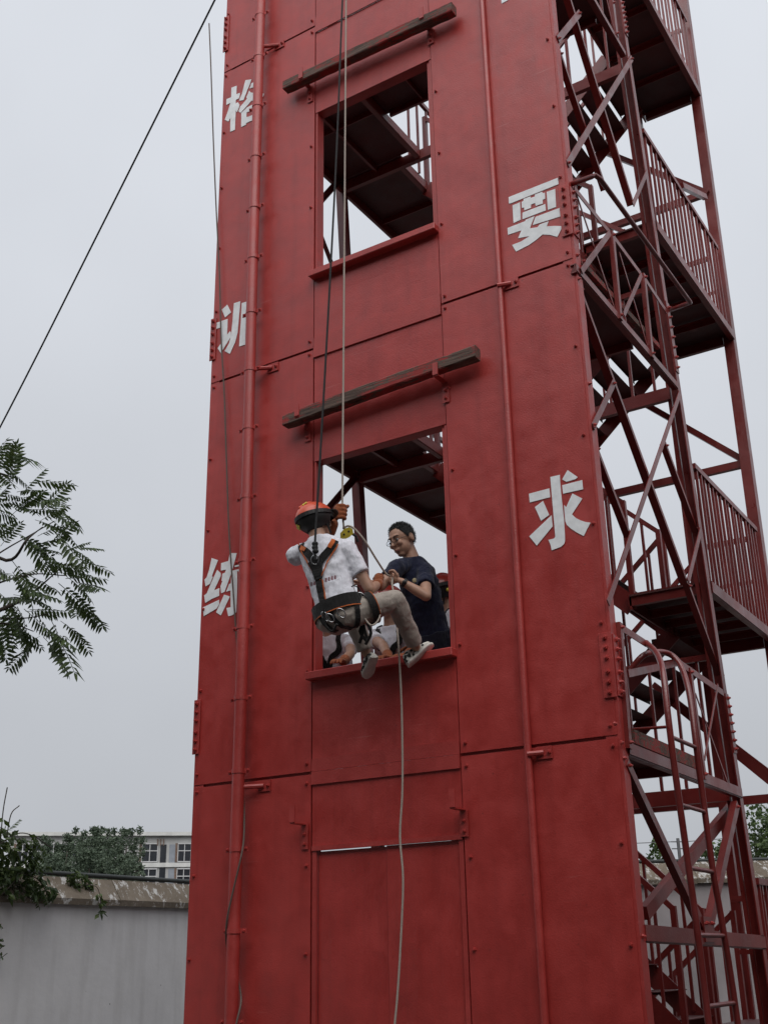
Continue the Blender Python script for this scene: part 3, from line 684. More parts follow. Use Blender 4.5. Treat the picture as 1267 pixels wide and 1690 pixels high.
def grip_hand(bm, c, axis, back, r=0.013, s=1.0):
    """a fist closed on a rope running along `axis` through c; `back` points from the rope to the palm"""
    c, ax = Vector(c), Vector(axis).normalized(); bk = Vector(back); bk = (bk - ax * bk.dot(ax)).normalized(); sd = ax.cross(bk)
    rot = Matrix((sd, ax, bk)).transposed()
    add_blob(bm, c + bk * 0.030 * s + sd * 0.004, (0.030 * s, 0.043 * s, 0.021 * s), rot)
    for i, ln in enumerate((0.92, 1.0, 0.97, 0.82)):
        b0 = c + ax * ((1.5 - i) * 0.021 * s)
        pts = [b0 + (bk * math.cos(a) + sd * math.sin(a)) * (0.031 - 0.006 * q) * s for q, a in enumerate([math.radians(d_) * ln for d_ in (35, 85, 135, 185, 230)])]
        add_limb(bm, pts, [0.0105 * s, 0.0105 * s, 0.0095 * s, 0.008 * s], 3, 8)
    b0 = c + ax * 0.040 * s
    pts = [c + bk * 0.034 * s - sd * 0.020 * s + ax * 0.012 * s, b0 - sd * 0.032 * s + bk * 0.012 * s, b0 - sd * 0.022 * s - bk * 0.016 * s, b0 + sd * 0.004 - bk * 0.026 * s]
    add_limb(bm, pts, [0.013 * s, 0.012 * s, 0.0095 * s], 3, 8)
def flat_hand(bm, w, fw, nrm, side=1, s=1.0):
    """relaxed hand: palm, four slightly curled fingers of unequal length, thumb leaving the side of the palm"""
    w, fw, nrm = Vector(w), Vector(fw).normalized(), Vector(nrm).normalized(); sd = fw.cross(nrm).normalized() * side
    rot = Matrix((sd, fw, nrm)).transposed()
    add_blob(bm, w + fw * 0.05 * s, (0.040 * s, 0.052 * s, 0.017 * s), rot)
    for i, (ln, of) in enumerate(((0.068, .030), (0.078, .010), (0.072, -.011), (0.055, -.030))):
        b0 = w + fw * 0.088 * s + sd * of * s; d2 = (fw + sd * of * 3).normalized()
        add_limb(bm, [b0, b0 + d2 * ln * .45 * s - nrm * .004, b0 + d2 * ln * .8 * s - nrm * .016 * s, b0 + d2 * ln * s - nrm * .030 * s], [.0105 * s, .0095 * s, .008 * s], 3, 8)
    add_limb(bm, [w + fw * .025 * s + sd * .030 * s, w + fw * .055 * s + sd * .056 * s - nrm * .006, w + fw * .085 * s + sd * .062 * s - nrm * .014 * s], [.0135 * s, .0115 * s, .009 * s], 3, 8)
def head_parts(bm, hc, f, u, neck, hs=1.0):
    """head with jaw, nose, brow, ears and neck, joined into the body surface; f = facing, u = up"""
    f, u = Vector(f).normalized(), Vector(u).normalized(); u = (u - f * u.dot(f)).normalized(); r = f.cross(u)
    r, f, u = r * hs, f * hs, u * hs
    rot = Matrix((r, f, u)).transposed(); hc = Vector(hc)
    add_blob(bm, hc + u * 0.028 - f * 0.008, (0.076, 0.094, 0.088), rot, 3)
    add_blob(bm, hc - u * 0.035 + f * 0.022, (0.061, 0.068, 0.072), rot, 3)
    add_blob(bm, hc - u * 0.088 + f * 0.055, (0.030, 0.026, 0.022), rot)
    add_limb(bm, [hc + u * 0.022 + f * 0.086, hc - u * 0.006 + f * 0.098, hc - u * 0.024 + f * 0.108], [0.008, 0.011, 0.014], 2, 8)
    add_blob(bm, hc + u * 0.034 + f * 0.080, (0.052, 0.012, 0.010), rot)
    for s in (-1, 1):
        add_blob(bm, hc + r * s * 0.078 - u * 0.006 - f * 0.012, (0.010, 0.022, 0.033), rot)
        add_blob(bm, hc + r * s * 0.035 - u * 0.020 + f * 0.075, (0.022, 0.018, 0.020), rot)
    add_blob(bm, hc - u * 0.056 + f * 0.088, (0.026, 0.011, 0.007), rot); add_blob(bm, hc - u * 0.068 + f * 0.086, (0.022, 0.010, 0.008), rot)
    add_limb(bm, [hc - u * 0.05 - f * 0.02, Vector(neck)], [0.056, 0.062], 3, 14)
    return r, f, u, rot
def face_details(parent, hc, f, r, u, rot):
    hc = Vector(hc)
    for s in (-1, 1):
        bm = bmesh.new(); add_blob(bm, hc + r * s * 0.033 + u * 0.004 + f * 0.083, (0.0135, 0.007, 0.0075), rot); fin(bm, 'eye', EYEW, parent, True)
        bm = bmesh.new(); add_blob(bm, hc + r * s * 0.033 + u * 0.004 + f * 0.0885, (0.0062, 0.004, 0.0066), rot); fin(bm, 'iris', HAIR, parent, True)
        bm = bmesh.new(); add_limb(bm, [hc + r * s * 0.014 + u * 0.027 + f * 0.092, hc + r * s * 0.034 + u * 0.032 + f * 0.091, hc + r * s * 0.055 + u * 0.026 + f * 0.078], [0.003, 0.0035, 0.002], 3, 6); fin(bm, 'eyebrow', HAIR, parent, True)
    bm = bmesh.new(); add_limb(bm, [hc - r * 0.021 - u * 0.066 + f * 0.089, hc - u * 0.061 + f * 0.0985, hc + r * 0.021 - u * 0.066 + f * 0.089], [0.0025, 0.004, 0.0025], 4, 6); fin(bm, 'mouth', LIP, parent, True)
def dome(bm, c, rx, ry, rz, rot, lo=-0.1, hi=1.0, seg=24, rows=9, th=0.006):
    """open ellipsoidal shell between two heights (fractions of rz), given thickness"""
    outer = []
    for j in range(rows + 1):
        z = lo + (hi - lo) * j / rows; z = min(z, 0.999); rr = math.sqrt(max(0, 1 - z * z))
        outer.append([bm.verts.new(Vector(c) + rot @ Vector((rx * rr * math.cos(2*math.pi*k/seg), ry * rr * math.sin(2*math.pi*k/seg), rz * z))) for k in range(seg)])
    fs = []
    for a, b in zip(outer, outer[1:]):
        for k in range(seg): fs.append(bm.faces.new((a[k], a[(k+1) % seg], b[(k+1) % seg], b[k])))
    if hi > 0.95: fs.append(bm.faces.new(outer[-1]))
    bmesh.ops.recalc_face_normals(bm, faces=fs)
    bmesh.ops.solidify(bm, geom=fs, thickness=th)
SKIN = simple('skin', (0.40, 0.225, 0.155), 0.5, 0, 0.10, 18, 0.05); SKIN.node_tree.nodes['Principled BSDF'].inputs['Subsurface Weight'].default_value = 0.0
def cloth(name, col, var=0.08, fine=420.0, rough=0.85):
    m, t, b = newmat(name); g = N(t, 'ShaderNodeNewGeometry')
    n = N(t, 'ShaderNodeTexNoise', Scale=14.0, Detail=5.0); t.links.new(g.outputs['Position'], n.inputs['Vector'])
    t.links.new(ramp(t, n.outputs['Fac'], [(0.3, tuple(c * (1 - var) for c in col)), (0.7, tuple(c * (1 + var) for c in col))]).outputs[0], b.inputs['Base Color'])
    wv = N(t, 'ShaderNodeTexNoise', Scale=fine, Detail=2.0); t.links.new(g.outputs['Position'], wv.inputs['Vector'])
    mp = N(t, 'ShaderNodeMapping'); mp.inputs['Scale'].default_value = (26, 26, 10); t.links.new(g.outputs['Position'], mp.inputs['Vector'])
    n3 = N(t, 'ShaderNodeTexNoise', Scale=1.0, Detail=3.0, Distortion=1.2); t.links.new(mp.outputs[0], n3.inputs['Vector'])
    a = N(t, 'ShaderNodeMath', operation='MULTIPLY_ADD'); t.links.new(n3.outputs['Fac'], a.inputs[0]); a.inputs[1].default_value = 5.0; t.links.new(wv.outputs['Fac'], a.inputs[2])
    bump(t, b, a.outputs[0], 0.5, 0.004); b.inputs['Roughness'].default_value = rough; b.inputs['Sheen Weight'].default_value = 0.15; b.inputs['Specular IOR Level'].default_value = 0.2; return m
TSHIRT = cloth('white_cotton', (0.74, 0.74, 0.80)); NAVY = cloth('navy_cotton', (0.010, 0.013, 0.034), 0.2); NAVYP = cloth('dark_trousers', (0.008, 0.009, 0.020), 0.2)
BEIGE = cloth('beige_trousers', (0.36, 0.315, 0.275)); WEB = cloth('black_webbing', (0.012, 0.011, 0.011), 0.3, 600); ORW = cloth('orange_webbing', (0.50, 0.12, 0.03), 0.2, 600)
GLOVE = cloth('orange_leather_glove', (0.26, 0.075, 0.028), 0.3); GLOVE2 = cloth('olive_leather_glove', (0.21, 0.15, 0.06), 0.3)
HELM = simple('orange_red_helmet', (0.62, 0.085, 0.035), 0.28, 0, 0.08, 10, 0.0); HELM2 = simple('red_helmet', (0.30, 0.03, 0.022), 0.28, 0, 0.08, 10, 0.0)
BLK = simple('black_rubber', (0.014, 0.013, 0.013), 0.5, 0, 0.2, 30, 0.1); HAIR = simple('black_hair', (0.010, 0.009, 0.009), 0.6, 0, 0.3, 120, 0.9)
YEL = simple('yellow_reflective', (0.62, 0.50, 0.05), 0.35, 0, 0.1, 30, 0.0); STEEL = simple('bright_steel', (0.55, 0.55, 0.56), 0.25, 1.0, 0.1, 40, 0.0)
EYEW = simple('eye_white', (0.62, 0.60, 0.58), 0.3, 0, 0.02, 10, 0); LIP = simple('lips', (0.24, 0.085, 0.075), 0.5, 0, 0.1, 40, 0); PRINT = simple('dark_red_print', (0.22, 0.035, 0.05), 0.7, 0, 0.1, 40, 0)
SOLE = simple('white_rubber_sole', (0.62, 0.60, 0.55), 0.6, 0, 0.1, 30, 0.1)
def shoe_mat():
    m, t, b = newmat('floral_canvas'); g = N(t, 'ShaderNodeNewGeometry'); v = N(t, 'ShaderNodeTexVoronoi', Scale=30.0); n = N(t, 'ShaderNodeTexNoise', Scale=60.0, Detail=3.0)
    t.links.new(g.outputs['Position'], v.inputs['Vector']); t.links.new(g.outputs['Position'], n.inputs['Vector'])
    a = N(t, 'ShaderNodeMath', operation='MULTIPLY_ADD'); t.links.new(n.outputs['Fac'], a.inputs[0]); a.inputs[1].default_value = 0.6; t.links.new(v.outputs['Distance'], a.inputs[2])
    t.links.new(ramp(t, a.outputs[0], [(0.76, (0.02, 0.022, 0.02)), (0.80, (0.60, 0.58, 0.53))]).outputs[0], b.inputs['Base Color']); b.inputs['Roughness'].default_value = 0.8; return m
FLORAL = shoe_mat()
def shoe(parent, heel, toe, up, mat=None, sole=None):
    heel, toe, up = Vector(heel), Vector(toe), Vector(up).normalized(); f = (toe - heel); L = f.length; f.normalize(); up = (up - f * up.dot(f)).normalized(); s = f.cross(up)
    bm = bmesh.new(); secs = []
    for t, wd, h in ((0.0, .030, .045), (.08, .037, .078), (.25, .037, .088), (.42, .040, .074), (.6, .046, .054), (.8, .046, .044), (.93, .036, .036), (1.0, .018, .026)):
        secs.append((heel + f * L * t + up * (h * .5 + 0.012), s * wd, up * h * .5))
    add_loft(bm, secs, 16); bmesh.ops.recalc_face_normals(bm, faces=bm.faces[:])
    o = fin(bm, 'shoe', mat or FLORAL, parent, True)
    bm = bmesh.new(); secs = []
    for t, wd in ((-.02, .030), (.06, .041), (.25, .041), (.42, .042), (.6, .050), (.8, .051), (.94, .040), (1.02, .020)):
        secs.append((heel + f * L * t + up * 0.012, s * wd, up * 0.014))
    add_loft(bm, secs, 16); fin(bm, 'sole', sole or SOLE, o, False)
    return o
def torso_secs(hip, neck, rt, fw, table):
    hip, neck, rt, fw = Vector(hip), Vector(neck), Vector(rt).normalized(), Vector(fw).normalized(); out = []
    for t, a, b, off in table: out.append((hip.lerp(neck, t) + fw * off, rt * a, fw * b))
    return out
BODYT = ((-.16, .10, .08, 0), (-.08, .15, .105, 0), (.06, .155, .105, 0), (.25, .135, .092, .004), (.45, .142, .098, .010), (.65, .158, .105, .014), (.82, .155, .092, .006), (.93, .11, .07, 0), (1.0, .065, .058, 0))
SHIRTT = ((-.02, .168, .122, 0), (.06, .168, .122, 0), (.25, .156, .116, .004), (.45, .160, .118, .010), (.65, .174, .120, .014), (.82, .172, .106, .006), (.93, .128, .084, 0), (.995, .076, .070, 0))
def person(J, fw, mats, voxel=0.008, gloves=None, face=False, shoes=None, label='', hands=None, sleeve=0.55, group=None, hs=1.0, ts=1.0):
    """J: joints hip neck head hf(head facing) hu(head up) shL elL haL shR elR haR hjL knL anL hjR knR anR ; L/R are the person's own"""
    J = {k: Vector(v) for k, v in J.items()}
    ax = (J['neck'] - J['hip']).normalized(); rt = (J['shR'] - J['shL']); rt = (rt - ax * rt.dot(ax)).normalized(); tf = ax.cross(rt); 
    if tf.dot(Vector(fw)) < 0: tf = -tf
    root = tag(empty('person', (J['anL'] + J['anR']) / 2 - Vector((0, 0, .08))), label, 'person', group)
    bm = bmesh.new(); add_loft(bm, torso_secs(J['hip'], J['neck'], rt * 1.0, tf, [(t_, a_ * ts, b_ * ts, o_) for t_, a_, b_, o_ in BODYT]))
    hr, hf, hu, hrot = head_parts(bm, J['head'], J['hf'], J['hu'], J['neck'] - ax * 0.02, hs)
    for s in 'LR':
        add_limb(bm, [J['sh' + s], J['sh' + s].lerp(J['el' + s], .5), J['el' + s]], [.052, .045, .038], 3)
        add_limb(bm, [J['el' + s], J['el' + s].lerp(J['ha' + s], .35), J['ha' + s]], [.038, .039, .025], 3)
        add_limb(bm, [J['hj' + s], J['hj' + s].lerp(J['kn' + s], .5), J['kn' + s]], [.082, .070, .052], 3)
        add_limb(bm, [J['kn' + s], J['kn' + s].lerp(J['an' + s], .35), J['an' + s]], [.052, .052, .034], 3)
        add_limb(bm, [J['sh' + s], J['neck'] - ax * .03], [.05, .045], 3)
        if hands and s in hands and not (gloves and s in gloves): hands[s](bm)
    body = bake(bm, 'body', mats['skin'], root, voxel, 3)
    if face: face_details(root, J['head'], hf, hr, hu, hrot)
    if gloves:
        for s in gloves:
            bm = bmesh.new(); hands[s](bm)
            add_limb(bm, [J['ha' + s], J['ha' + s].lerp(J['el' + s], .24)], [.036, .043], 3)
            bake(bm, 'glove', gloves[s], root, 0.005, 2)
    bm = bmesh.new(); add_loft(bm, torso_secs(J['hip'], J['neck'], rt, tf, [(t_, a_ * ts, b_ * ts, o_) for t_, a_, b_, o_ in SHIRTT]))
    for s in 'LR':
        e = J['sh' + s].lerp(J['el' + s], sleeve)
        add_limb(bm, [J['sh' + s], J['neck'] - ax * .045], [.064, .058], 3)
        path = [J['sh' + s], J['sh' + s].lerp(e, .5), e]; add_limb(bm, path, [.070, .064, .066], 3, 14, False); add_blob(bm, J['sh' + s], .068)
    shirt = bake(bm, 'tshirt', mats['shirt'], root, 0.008, 4, 0.022, 0.07)
    bm = bmesh.new(); add_loft(bm, torso_secs(J['hip'], J['neck'], rt, tf, ((-.22, .10, .085, 0), (-.12, .162, .122, 0), (0, .166, .122, 0), (.10, .160, .116, 0))))
    for s in 'LR':
        k_, a_ = J['kn' + s], J['an' + s]
        add_limb(bm, [J['hj' + s], J['hj' + s].lerp(k_, .5), k_], [.098, .088, .072], 3); add_limb(bm, [k_, k_.lerp(a_, .4), k_.lerp(a_, .93)], [.072, .068, .058], 3, 14, False); add_blob(bm, k_, .072)
    trs = bake(bm, 'trousers', mats['trousers'], root, 0.009, 4, 0.024, 0.09)
    return root, body, shirt, trs, dict(rt=rt, tf=tf, ax=ax, hr=hr, hf=hf, hu=hu, hrot=hrot, J=J)
def helmet(root, hc, rot, mat, brim=True):
    c = Vector(hc) + rot @ Vector((0, -0.006, 0.030))
    bm = bmesh.new(); dome(bm, c, 0.122, 0.142, 0.118, rot, 0.05, 1.0); h = fin(bm, 'helmet', mat, root, True)
    bm = bmesh.new(); dome(bm, c, 0.119, 0.139, 0.116, rot, -0.78, 0.03, 24, 7)
    # keep the face open
    dl = [f for f in bm.faces if (rot.inverted() @ (f.calc_center_median() - c)).y > 0.065 and (rot.inverted() @ (f.calc_center_median() - c)).z < -0.02]
    bmesh.ops.delete(bm, geom=dl, context='FACES'); fin(bm, 'helmet_skirt', BLK, h, True)
    bm = bmesh.new()
    ring = [c + rot @ Vector((0.1235 * math.cos(a), 0.1435 * math.sin(a), 0.004)) for a in [2*math.pi*i/32 for i in range(33)]]
    for i in range(32):
        add_prof(bm, ring[i], ring[i+1], rect(0.028, 0.010), rot @ Vector((0, 0, 1)))
    fin(bm, 'goggle_strap', BLK, h)
    ridge = bmesh.new(); add_limb(ridge, [c + rot @ Vector((0, 0.10 , 0.085)), c + rot @ Vector((0, 0.0, 0.121)), c + rot @ Vector((0, -0.10, 0.085))], [.010, .014, .010], 5, 8); fin(ridge, 'helmet_ridge', mat, h, True)
    for s in (-1, 1):
        bm = bmesh.new(); add_prof(bm, c + rot @ Vector((s * 0.100, 0.01, -0.03)), c + rot @ Vector((s * 0.060, 0.055, -0.145)), rect(0.016, 0.004), rot @ Vector((0, 1, 0))); fin(bm, 'chin_strap', BLK, h)
    if brim:
        bm = bmesh.new()
        for i in range(10):
            a0, a1 = [math.radians(30 + 120 * (i + d_) / 10) for d_ in (0, 1)]
            q = [bm.verts.new(c + rot @ Vector((rr_ * .122 * math.cos(a), rr_ * .142 * math.sin(a) + (rr_ - 1) * .1, 0.016 - (rr_ - 1) * 0.06))) for a, rr_ in ((a0, 1), (a1, 1), (a1, 1.18), (a0, 1.18))]
            bm.faces.new(q)
        bmesh.ops.remove_doubles(bm, verts=bm.verts[:], dist=1e-4); bmesh.ops.solidify(bm, geom=bm.faces[:], thickness=0.005); fin(bm, 'visor', BLK, h)
    return h, c
# --- the climber roped up outside the lower window
cl_hand = hy(565, 847, -0.46)
rope_ax = Vector((0.0, 0.03, 1.0))
J = dict(hip=(-1.655, -0.66, 4.02), neck=(-1.80, -0.715, 4.575), head=hy(522, 862, -0.70), hf=(0.35, 0.90, 0.22), hu=(-0.26, -0.20, 1.0),
         shL=(-1.975, -0.735, 4.47), elL=(-1.965, -0.47, 4.55), haL=cl_hand + Vector((-.050, -.040, -.085)),
         shR=(-1.605, -0.64, 4.475), elR=hy(610, 973, -0.56), haR=hy(626, 963, -0.30),
         hjL=(-1.755, -0.65, 3.99), knL=(-1.80, -0.30, 4.13), anL=hy(604, 1078, -0.20),
         hjR=(-1.58, -0.65, 3.99), knR=hy(652, 990, -0.42), anR=hy(686, 1068, -0.13))
handsC = dict(L=lambda bm: grip_hand(bm, cl_hand, rope_ax, (-.62, -.70, 0), s=1.45), R=lambda bm: grip_hand(bm, hy(627, 958, -0.22), (-.2, .3, .9), (-.3, -.9, 0), s=1.05))
clim, c_body, c_shirt, c_trs, CI = person(J, (0, 1, 0), dict(skin=SKIN, shirt=TSHIRT, trousers=BEIGE), 0.007, dict(L=GLOVE, R=GLOVE), False,
    label='climber in orange helmet, white t-shirt and black harness hanging on ropes outside the lower window', hands=handsC, sleeve=0.62, ts=0.95)
hm, hcen = helmet(clim, CI['J']['head'], CI['hrot'], HELM)
hr_ = CI['hrot']
for (a, b_, c_), (s1, s2) in (((-.045, -.125, -.045), (.022, .020)), ((0.03, -.07, .100), (.018, .022))):
    bm = bmesh.new(); p = hcen + hr_ @ Vector((a, b_, c_)); n = (hr_ @ Vector((a, b_, c_))).normalized(); q = n.to_track_quat('Z', 'Y').to_matrix()
    vv = [bm.verts.new(p + n * .004 + q @ Vector((s1 * math.cos(t) * (1 + .3 * math.cos(4 * t)), s2 * math.sin(t) * (1 + .3 * math.cos(4 * t)), 0))) for t in [2*math.pi*i/20 for i in range(20)]]
    f = bm.faces.new(vv); r = bmesh.ops.extrude_face_region(bm, geom=[f]); bmesh.ops.translate(bm, verts=[e for e in r['geom'] if isinstance(e, bmesh.types.BMVert)], vec=n * -.006); fin(bm, 'reflective_sticker', YEL, hm)
bm = bmesh.new(); add_blob(bm, Vector(CI['J']['head']) + hr_ @ Vector((0, -.035, -.035)), (0.078, 0.062, 0.055), hr_, 3); fin(bm, 'hair', HAIR, clim, True)
# shoes braced on the sill
aR, aL = Vector(J['anR']), Vector(J['anL'])
shR_ = shoe(clim, hy(676, 1099, -0.15), hy(715, 1066, -0.02), (-.75, -.15, .75))
shL_ = shoe(clim, hy(618, 1086, -0.20), hy(606, 1120, -0.11), (-.75, .30, .45))
# harness: straps lie on the shirt and trousers
T1 = bvh(c_shirt); T2 = bvh(c_trs, c_shirt)
har = empty('harness', CI['J']['hip']); har.parent = clim; har.matrix_parent_inverse = Matrix.Translation(clim.location).inverted()
for a in ([(498, 896), (505, 910), (519, 928), (526, 955)], [(553, 893), (546, 905), (528, 928), (527, 955)]):
    ribbon('shoulder_strap', T1, a, (0.050, 0.055), WEB, har, 0.006, 0.008)
ribbon('strap_lining', T1, [(500, 895), (506, 908)], 0.030, ORW, har, 0.016, 0.004); ribbon('strap_lining', T1, [(550, 893), (544, 905)], 0.026, ORW, har, 0.016, 0.004)
ribbon('strap_edge', T1, [(494, 900), (503, 918), (514, 938), (523, 956)], 0.008, ORW, har, 0.010, 0.005); ribbon('strap_edge', T1, [(556, 900), (546, 920), (536, 940), (530, 958)], 0.008, ORW, har, 0.010, 0.005)
ribbon('back_pad', T1, [(521, 925), (524, 940), (527, 957)], (0.105, 0.05), WEB, har, 0.012, 0.008)
ribbon('back_strap', T2, [(527, 955), (530, 975), (534, 995), (538, 1012)], 0.052, WEB, har, 0.008, 0.006); ribbon('strap_edge', T2, [(534, 957), (537, 980), (542, 1008)], 0.007, ORW, har, 0.014, 0.003)
def hoop(name, c, rx, ry, X, Y, r, mat, parent, seg=24):
    pts = [Vector(c) + X * rx * math.cos(2*math.pi*i/seg) + Y * ry * math.sin(2*math.pi*i/seg) for i in range(seg + 1)]
    return tube(name, pts, r, mat, parent, 8)
# waist belt and leg loops as bands round the body
def band(name, c, rt, fw, ax, a, b, h, mat, parent, th=0.008):
    bm = bmesh.new(); n = 36; rr = []
    for i in range(n):
        t = 2 * math.pi * i / n; d = rt * a * math.cos(t) + fw * b * math.sin(t); o_ = d.normalized() * th
        rr.append([bm.verts.new(Vector(c) + d - ax * h / 2), bm.verts.new(Vector(c) + d + o_ - ax * h / 2), bm.verts.new(Vector(c) + d + o_ + ax * h / 2), bm.verts.new(Vector(c) + d + ax * h / 2)])
    for i in range(n):
        p, q = rr[i], rr[(i + 1) % n]
        for k in range(4): bm.faces.new((p[k], p[(k+1) % 4], q[(k+1) % 4], q[k]))
    return fin(bm, name, mat, parent, False)
rt, tf, ax = CI['rt'], CI['tf'], CI['ax']; hip = CI['J']['hip']
band('waist_belt', hip + ax * 0.025, rt, tf, ax, 0.176, 0.138, 0.095, WEB, har); band('belt_trim', hip - ax * 0.018, rt, tf, ax, 0.1825, 0.1445, 0.006, ORW, har, 0.003)
for s in 'LR':
    h_, k_ = CI['J']['hj' + s], CI['J']['kn' + s]; d = (k_ - h_).normalized(); a_ = d.cross(Vector((0, 0, 1))).normalized(); b2 = d.cross(a_)
    band('leg_loop', h_.lerp(k_, .45), a_, b2, d, 0.104, 0.104, 0.055, WEB, har)
    band('leg_trim', h_.lerp(k_, .45) + d * .024, a_, b2, d, 0.110, 0.110, 0.005, ORW, har, 0.003)
for a in ([(545, 1008), (556, 1026), (580, 1036)], [(524, 1004), (536, 1028), (556, 1040)], [(588, 1000), (590, 1016), (586, 1034)]): ribbon('seat_strap', T2, a, 0.034, WEB, har, 0.006, 0.006)
dring = hy(520, 924, -0.86)
tl = T1.ray_cast(CAM, ray(520, 924).normalized())[0] or dring
nb = (CAM - tl).normalized()
hoop('d_ring', tl + nb * 0.03, .026, .032, RGT, UPV, .005, STEEL, har)
for u, v, s in ((587, 975, .036), (596, 985, .03), (563, 1012, .032), (545, 1020, .03)):
    l_ = T2.ray_cast(CAM, ray(u, v).normalized())[0]
    if l_ is not None: hoop('gear_ring', l_ + (CAM - l_).normalized() * 0.022, s * .8, s, RGT, (UPV - RGT * .4).normalized(), .0042, STEEL if v != 975 else WEB, har)
# gear hanging beside the left leg: carabiner, slings, small rope bag
gb_ = hy(600, 1010, -0.52)
for a in ([(588, 1000), (596, 1020), (598, 1045), (593, 1062)], [(600, 1002), (605, 1025), (612, 1045), (603, 1064)], [(606, 1000), (600, 1030), (606, 1055)], [(592, 1010), (603, 1022), (594, 1042), (606, 1060)]):
    tube('sling', smooth_path([hy(u, v, -0.56) for u, v in a], 4), 0.011, WEB, har, 8)
hoop('carabiner', hy(600, 1008, -0.60), .022, .040, RGT, UPV, .0055, STEEL, har); hoop('carabiner', hy(603, 1022, -0.60), .018, .030, RGT, (UPV + RGT * .5).normalized(), .005, ORW, har)
hoop('carabiner', hy(537, 1018, -0.80), .020, .034, RGT, (UPV - RGT * .5).normalized(), .005, STEEL, har)
tube('sling', smooth_path([hy(534, 1005, -0.82), hy(536, 1030, -0.80), hy(548, 1042, -0.78), hy(556, 1030, -0.8)], 5), 0.008, WEB, har, 8)
# shirt print: two short rows of small dark red marks
rp = random.Random(3)
for (u, v), n_, w_ in (((491, 937), 2, 5), ((504, 967), 4, 15), ((538, 957), 4, 15)):
    for i in range(n_):
        uu = u + w_ * i / max(1, n_ - 1); vv_ = v - (uu - u) * (0.28 if u > 495 else 0.1)
        for a, b in (((-1.6, -2), (1.6, -2.6)), ((-1.8, .3), (1.8, -.3)), ((0, -3), (-.2, 2.8)), ((-1.7, 2.6), (1.7, 2.0))):
            ribbon('print_mark', T1, [(uu + a[0], vv_ + a[1]), (uu + b[0], vv_ + b[1])], 0.0040, PRINT, c_shirt, 0.0012, 0.001, 2)

# --- the instructor leaning in the window
mh = hy(647, 953, -0.10)
J = dict(hip=(-1.53, 0.40, 4.02), neck=hy(679, 921, 0.20), head=hy(664, 892, 0.14), hf=(-0.24, -0.92, -0.36), hu=(-.14, -.10, 1.0),
         shR=hy(646, 936, 0.02) + Vector((.03, .03, 0)), elR=hy(628, 968, -0.10), haR=hy(602, 962, -0.22), shL=hy(701, 943, 0.22), elL=hy(703, 984, 0.04), haL=mh + Vector((.055, .03, -.03)),
         hjR=(-1.60, 0.46, 3.98), hjL=(-1.42, 0.50, 3.98), knR=(-1.62, 0.40, 3.58), knL=(-1.42, 0.46, 3.58), anR=(-1.64, 0.62, 3.20), anL=(-1.42, 0.68, 3.20))
handsM = dict(L=lambda bm: grip_hand(bm, mh, (.12, .05, 1), (.75, .35, -.2)), R=lambda bm: flat_hand(bm, hy(602, 962, -0.22), (-.6, -.5, .1), (0, -.2, 1), 1, 0.95))
man, m_body, m_shirt, m_trs, MI = person(J, (-.4, -.9, 0), dict(skin=SKIN, shirt=NAVY, trousers=NAVYP), 0.006, None, True,
    label='man with glasses and navy t-shirt leaning in the lower window, holding the rope', hands=handsM, sleeve=0.6, hs=1.13, ts=0.86)
for q in (MI['J']['anR'], MI['J']['anL']): shoe(man, Vector((q.x, q.y + .06, 3.102)), Vector((q.x - .06, q.y - .19, 3.102)), (0, 0, 1), BLK, SOLE)
hc, hr, hf, hu, hrot = MI['J']['head'], MI['hr'], MI['hf'], MI['hu'], MI['hrot']
bm = bmesh.new()
add_blob(bm, hc + hu * 0.030 - hf * 0.009, (0.0795, 0.0965, 0.0915), hrot, 4)
loc_ = lambda v: (hrot.inverted() @ (v.co - hc))
dl = [v for v in bm.verts if loc_(v).z < (0.080 if loc_(v).y > .060 else 0.0 + (loc_(v).y - .025) * 2.2 if loc_(v).y > .025 else 0.0 if loc_(v).y > -.03 else -.045)]
bmesh.ops.delete(bm, geom=dl, context='VERTS')
rh = random.Random(9)
for f_ in list(bm.faces):                                   # short cropped strands standing off the scalp
    c0 = f_.calc_center_median(); n0 = f_.normal
    for _ in range(3):
        p = c0 + Vector((rh.uniform(-.006, .006), rh.uniform(-.006, .006), rh.uniform(-.006, .006))); d = (n0 + Vector((rh.uniform(-.5, .5), rh.uniform(-.5, .5), rh.uniform(-.2, .5)))).normalized(); s_ = d.orthogonal() * .0016
        bm.faces.new([bm.verts.new(q) for q in (p - s_, p + s_, p + d * rh.uniform(.008, .016))])
fin(bm, 'hair', HAIR, man, False)
gl = empty('glasses', hc + hf * .1); gl.parent = man; gl.matrix_parent_inverse = Matrix.Translation(man.location).inverted()
GLM, gt_, gb2 = newmat('spectacle_lens'); gb2.inputs['Base Color'].default_value = (0.9, 0.92, 0.95, 1); gb2.inputs['Transmission Weight'].default_value = 1.0; gb2.inputs['Roughness'].default_value = 0.02; gb2.inputs['IOR'].default_value = 1.05
for s in (-1, 1):
    c = hc + hr * s * 0.033 + hu * 0.002 + hf * 0.102
    hoop('rim', c, .023, .016, hr, hu, .0015, BLK, gl)
    bm = bmesh.new(); add_prof(bm, c - hf * .0006, c + hf * .0006, [(.025 * math.cos(t), .0175 * math.sin(t)) for t in [2*math.pi*i/16 for i in range(16)]], hr); fin(bm, 'lens', GLM, gl)
    tube('temple', [c + hr * s * .023, hc + hr * s * .072 + hf * .05 + hu * .006, hc + hr * s * .080 - hf * .02 + hu * .004], .0015, BLK, gl, 6)
tube('bridge', [hc - hr * .010 + hf * .102 + hu * .004, hc + hf * .106 + hu * .007, hc + hr * .010 + hf * .102 + hu * .004], .002, BLK, gl, 6)
wv = (MI['J']['haL'] - MI['J']['elL']).normalized(); wc = MI['J']['elL'].lerp(MI['J']['haL'], .86)
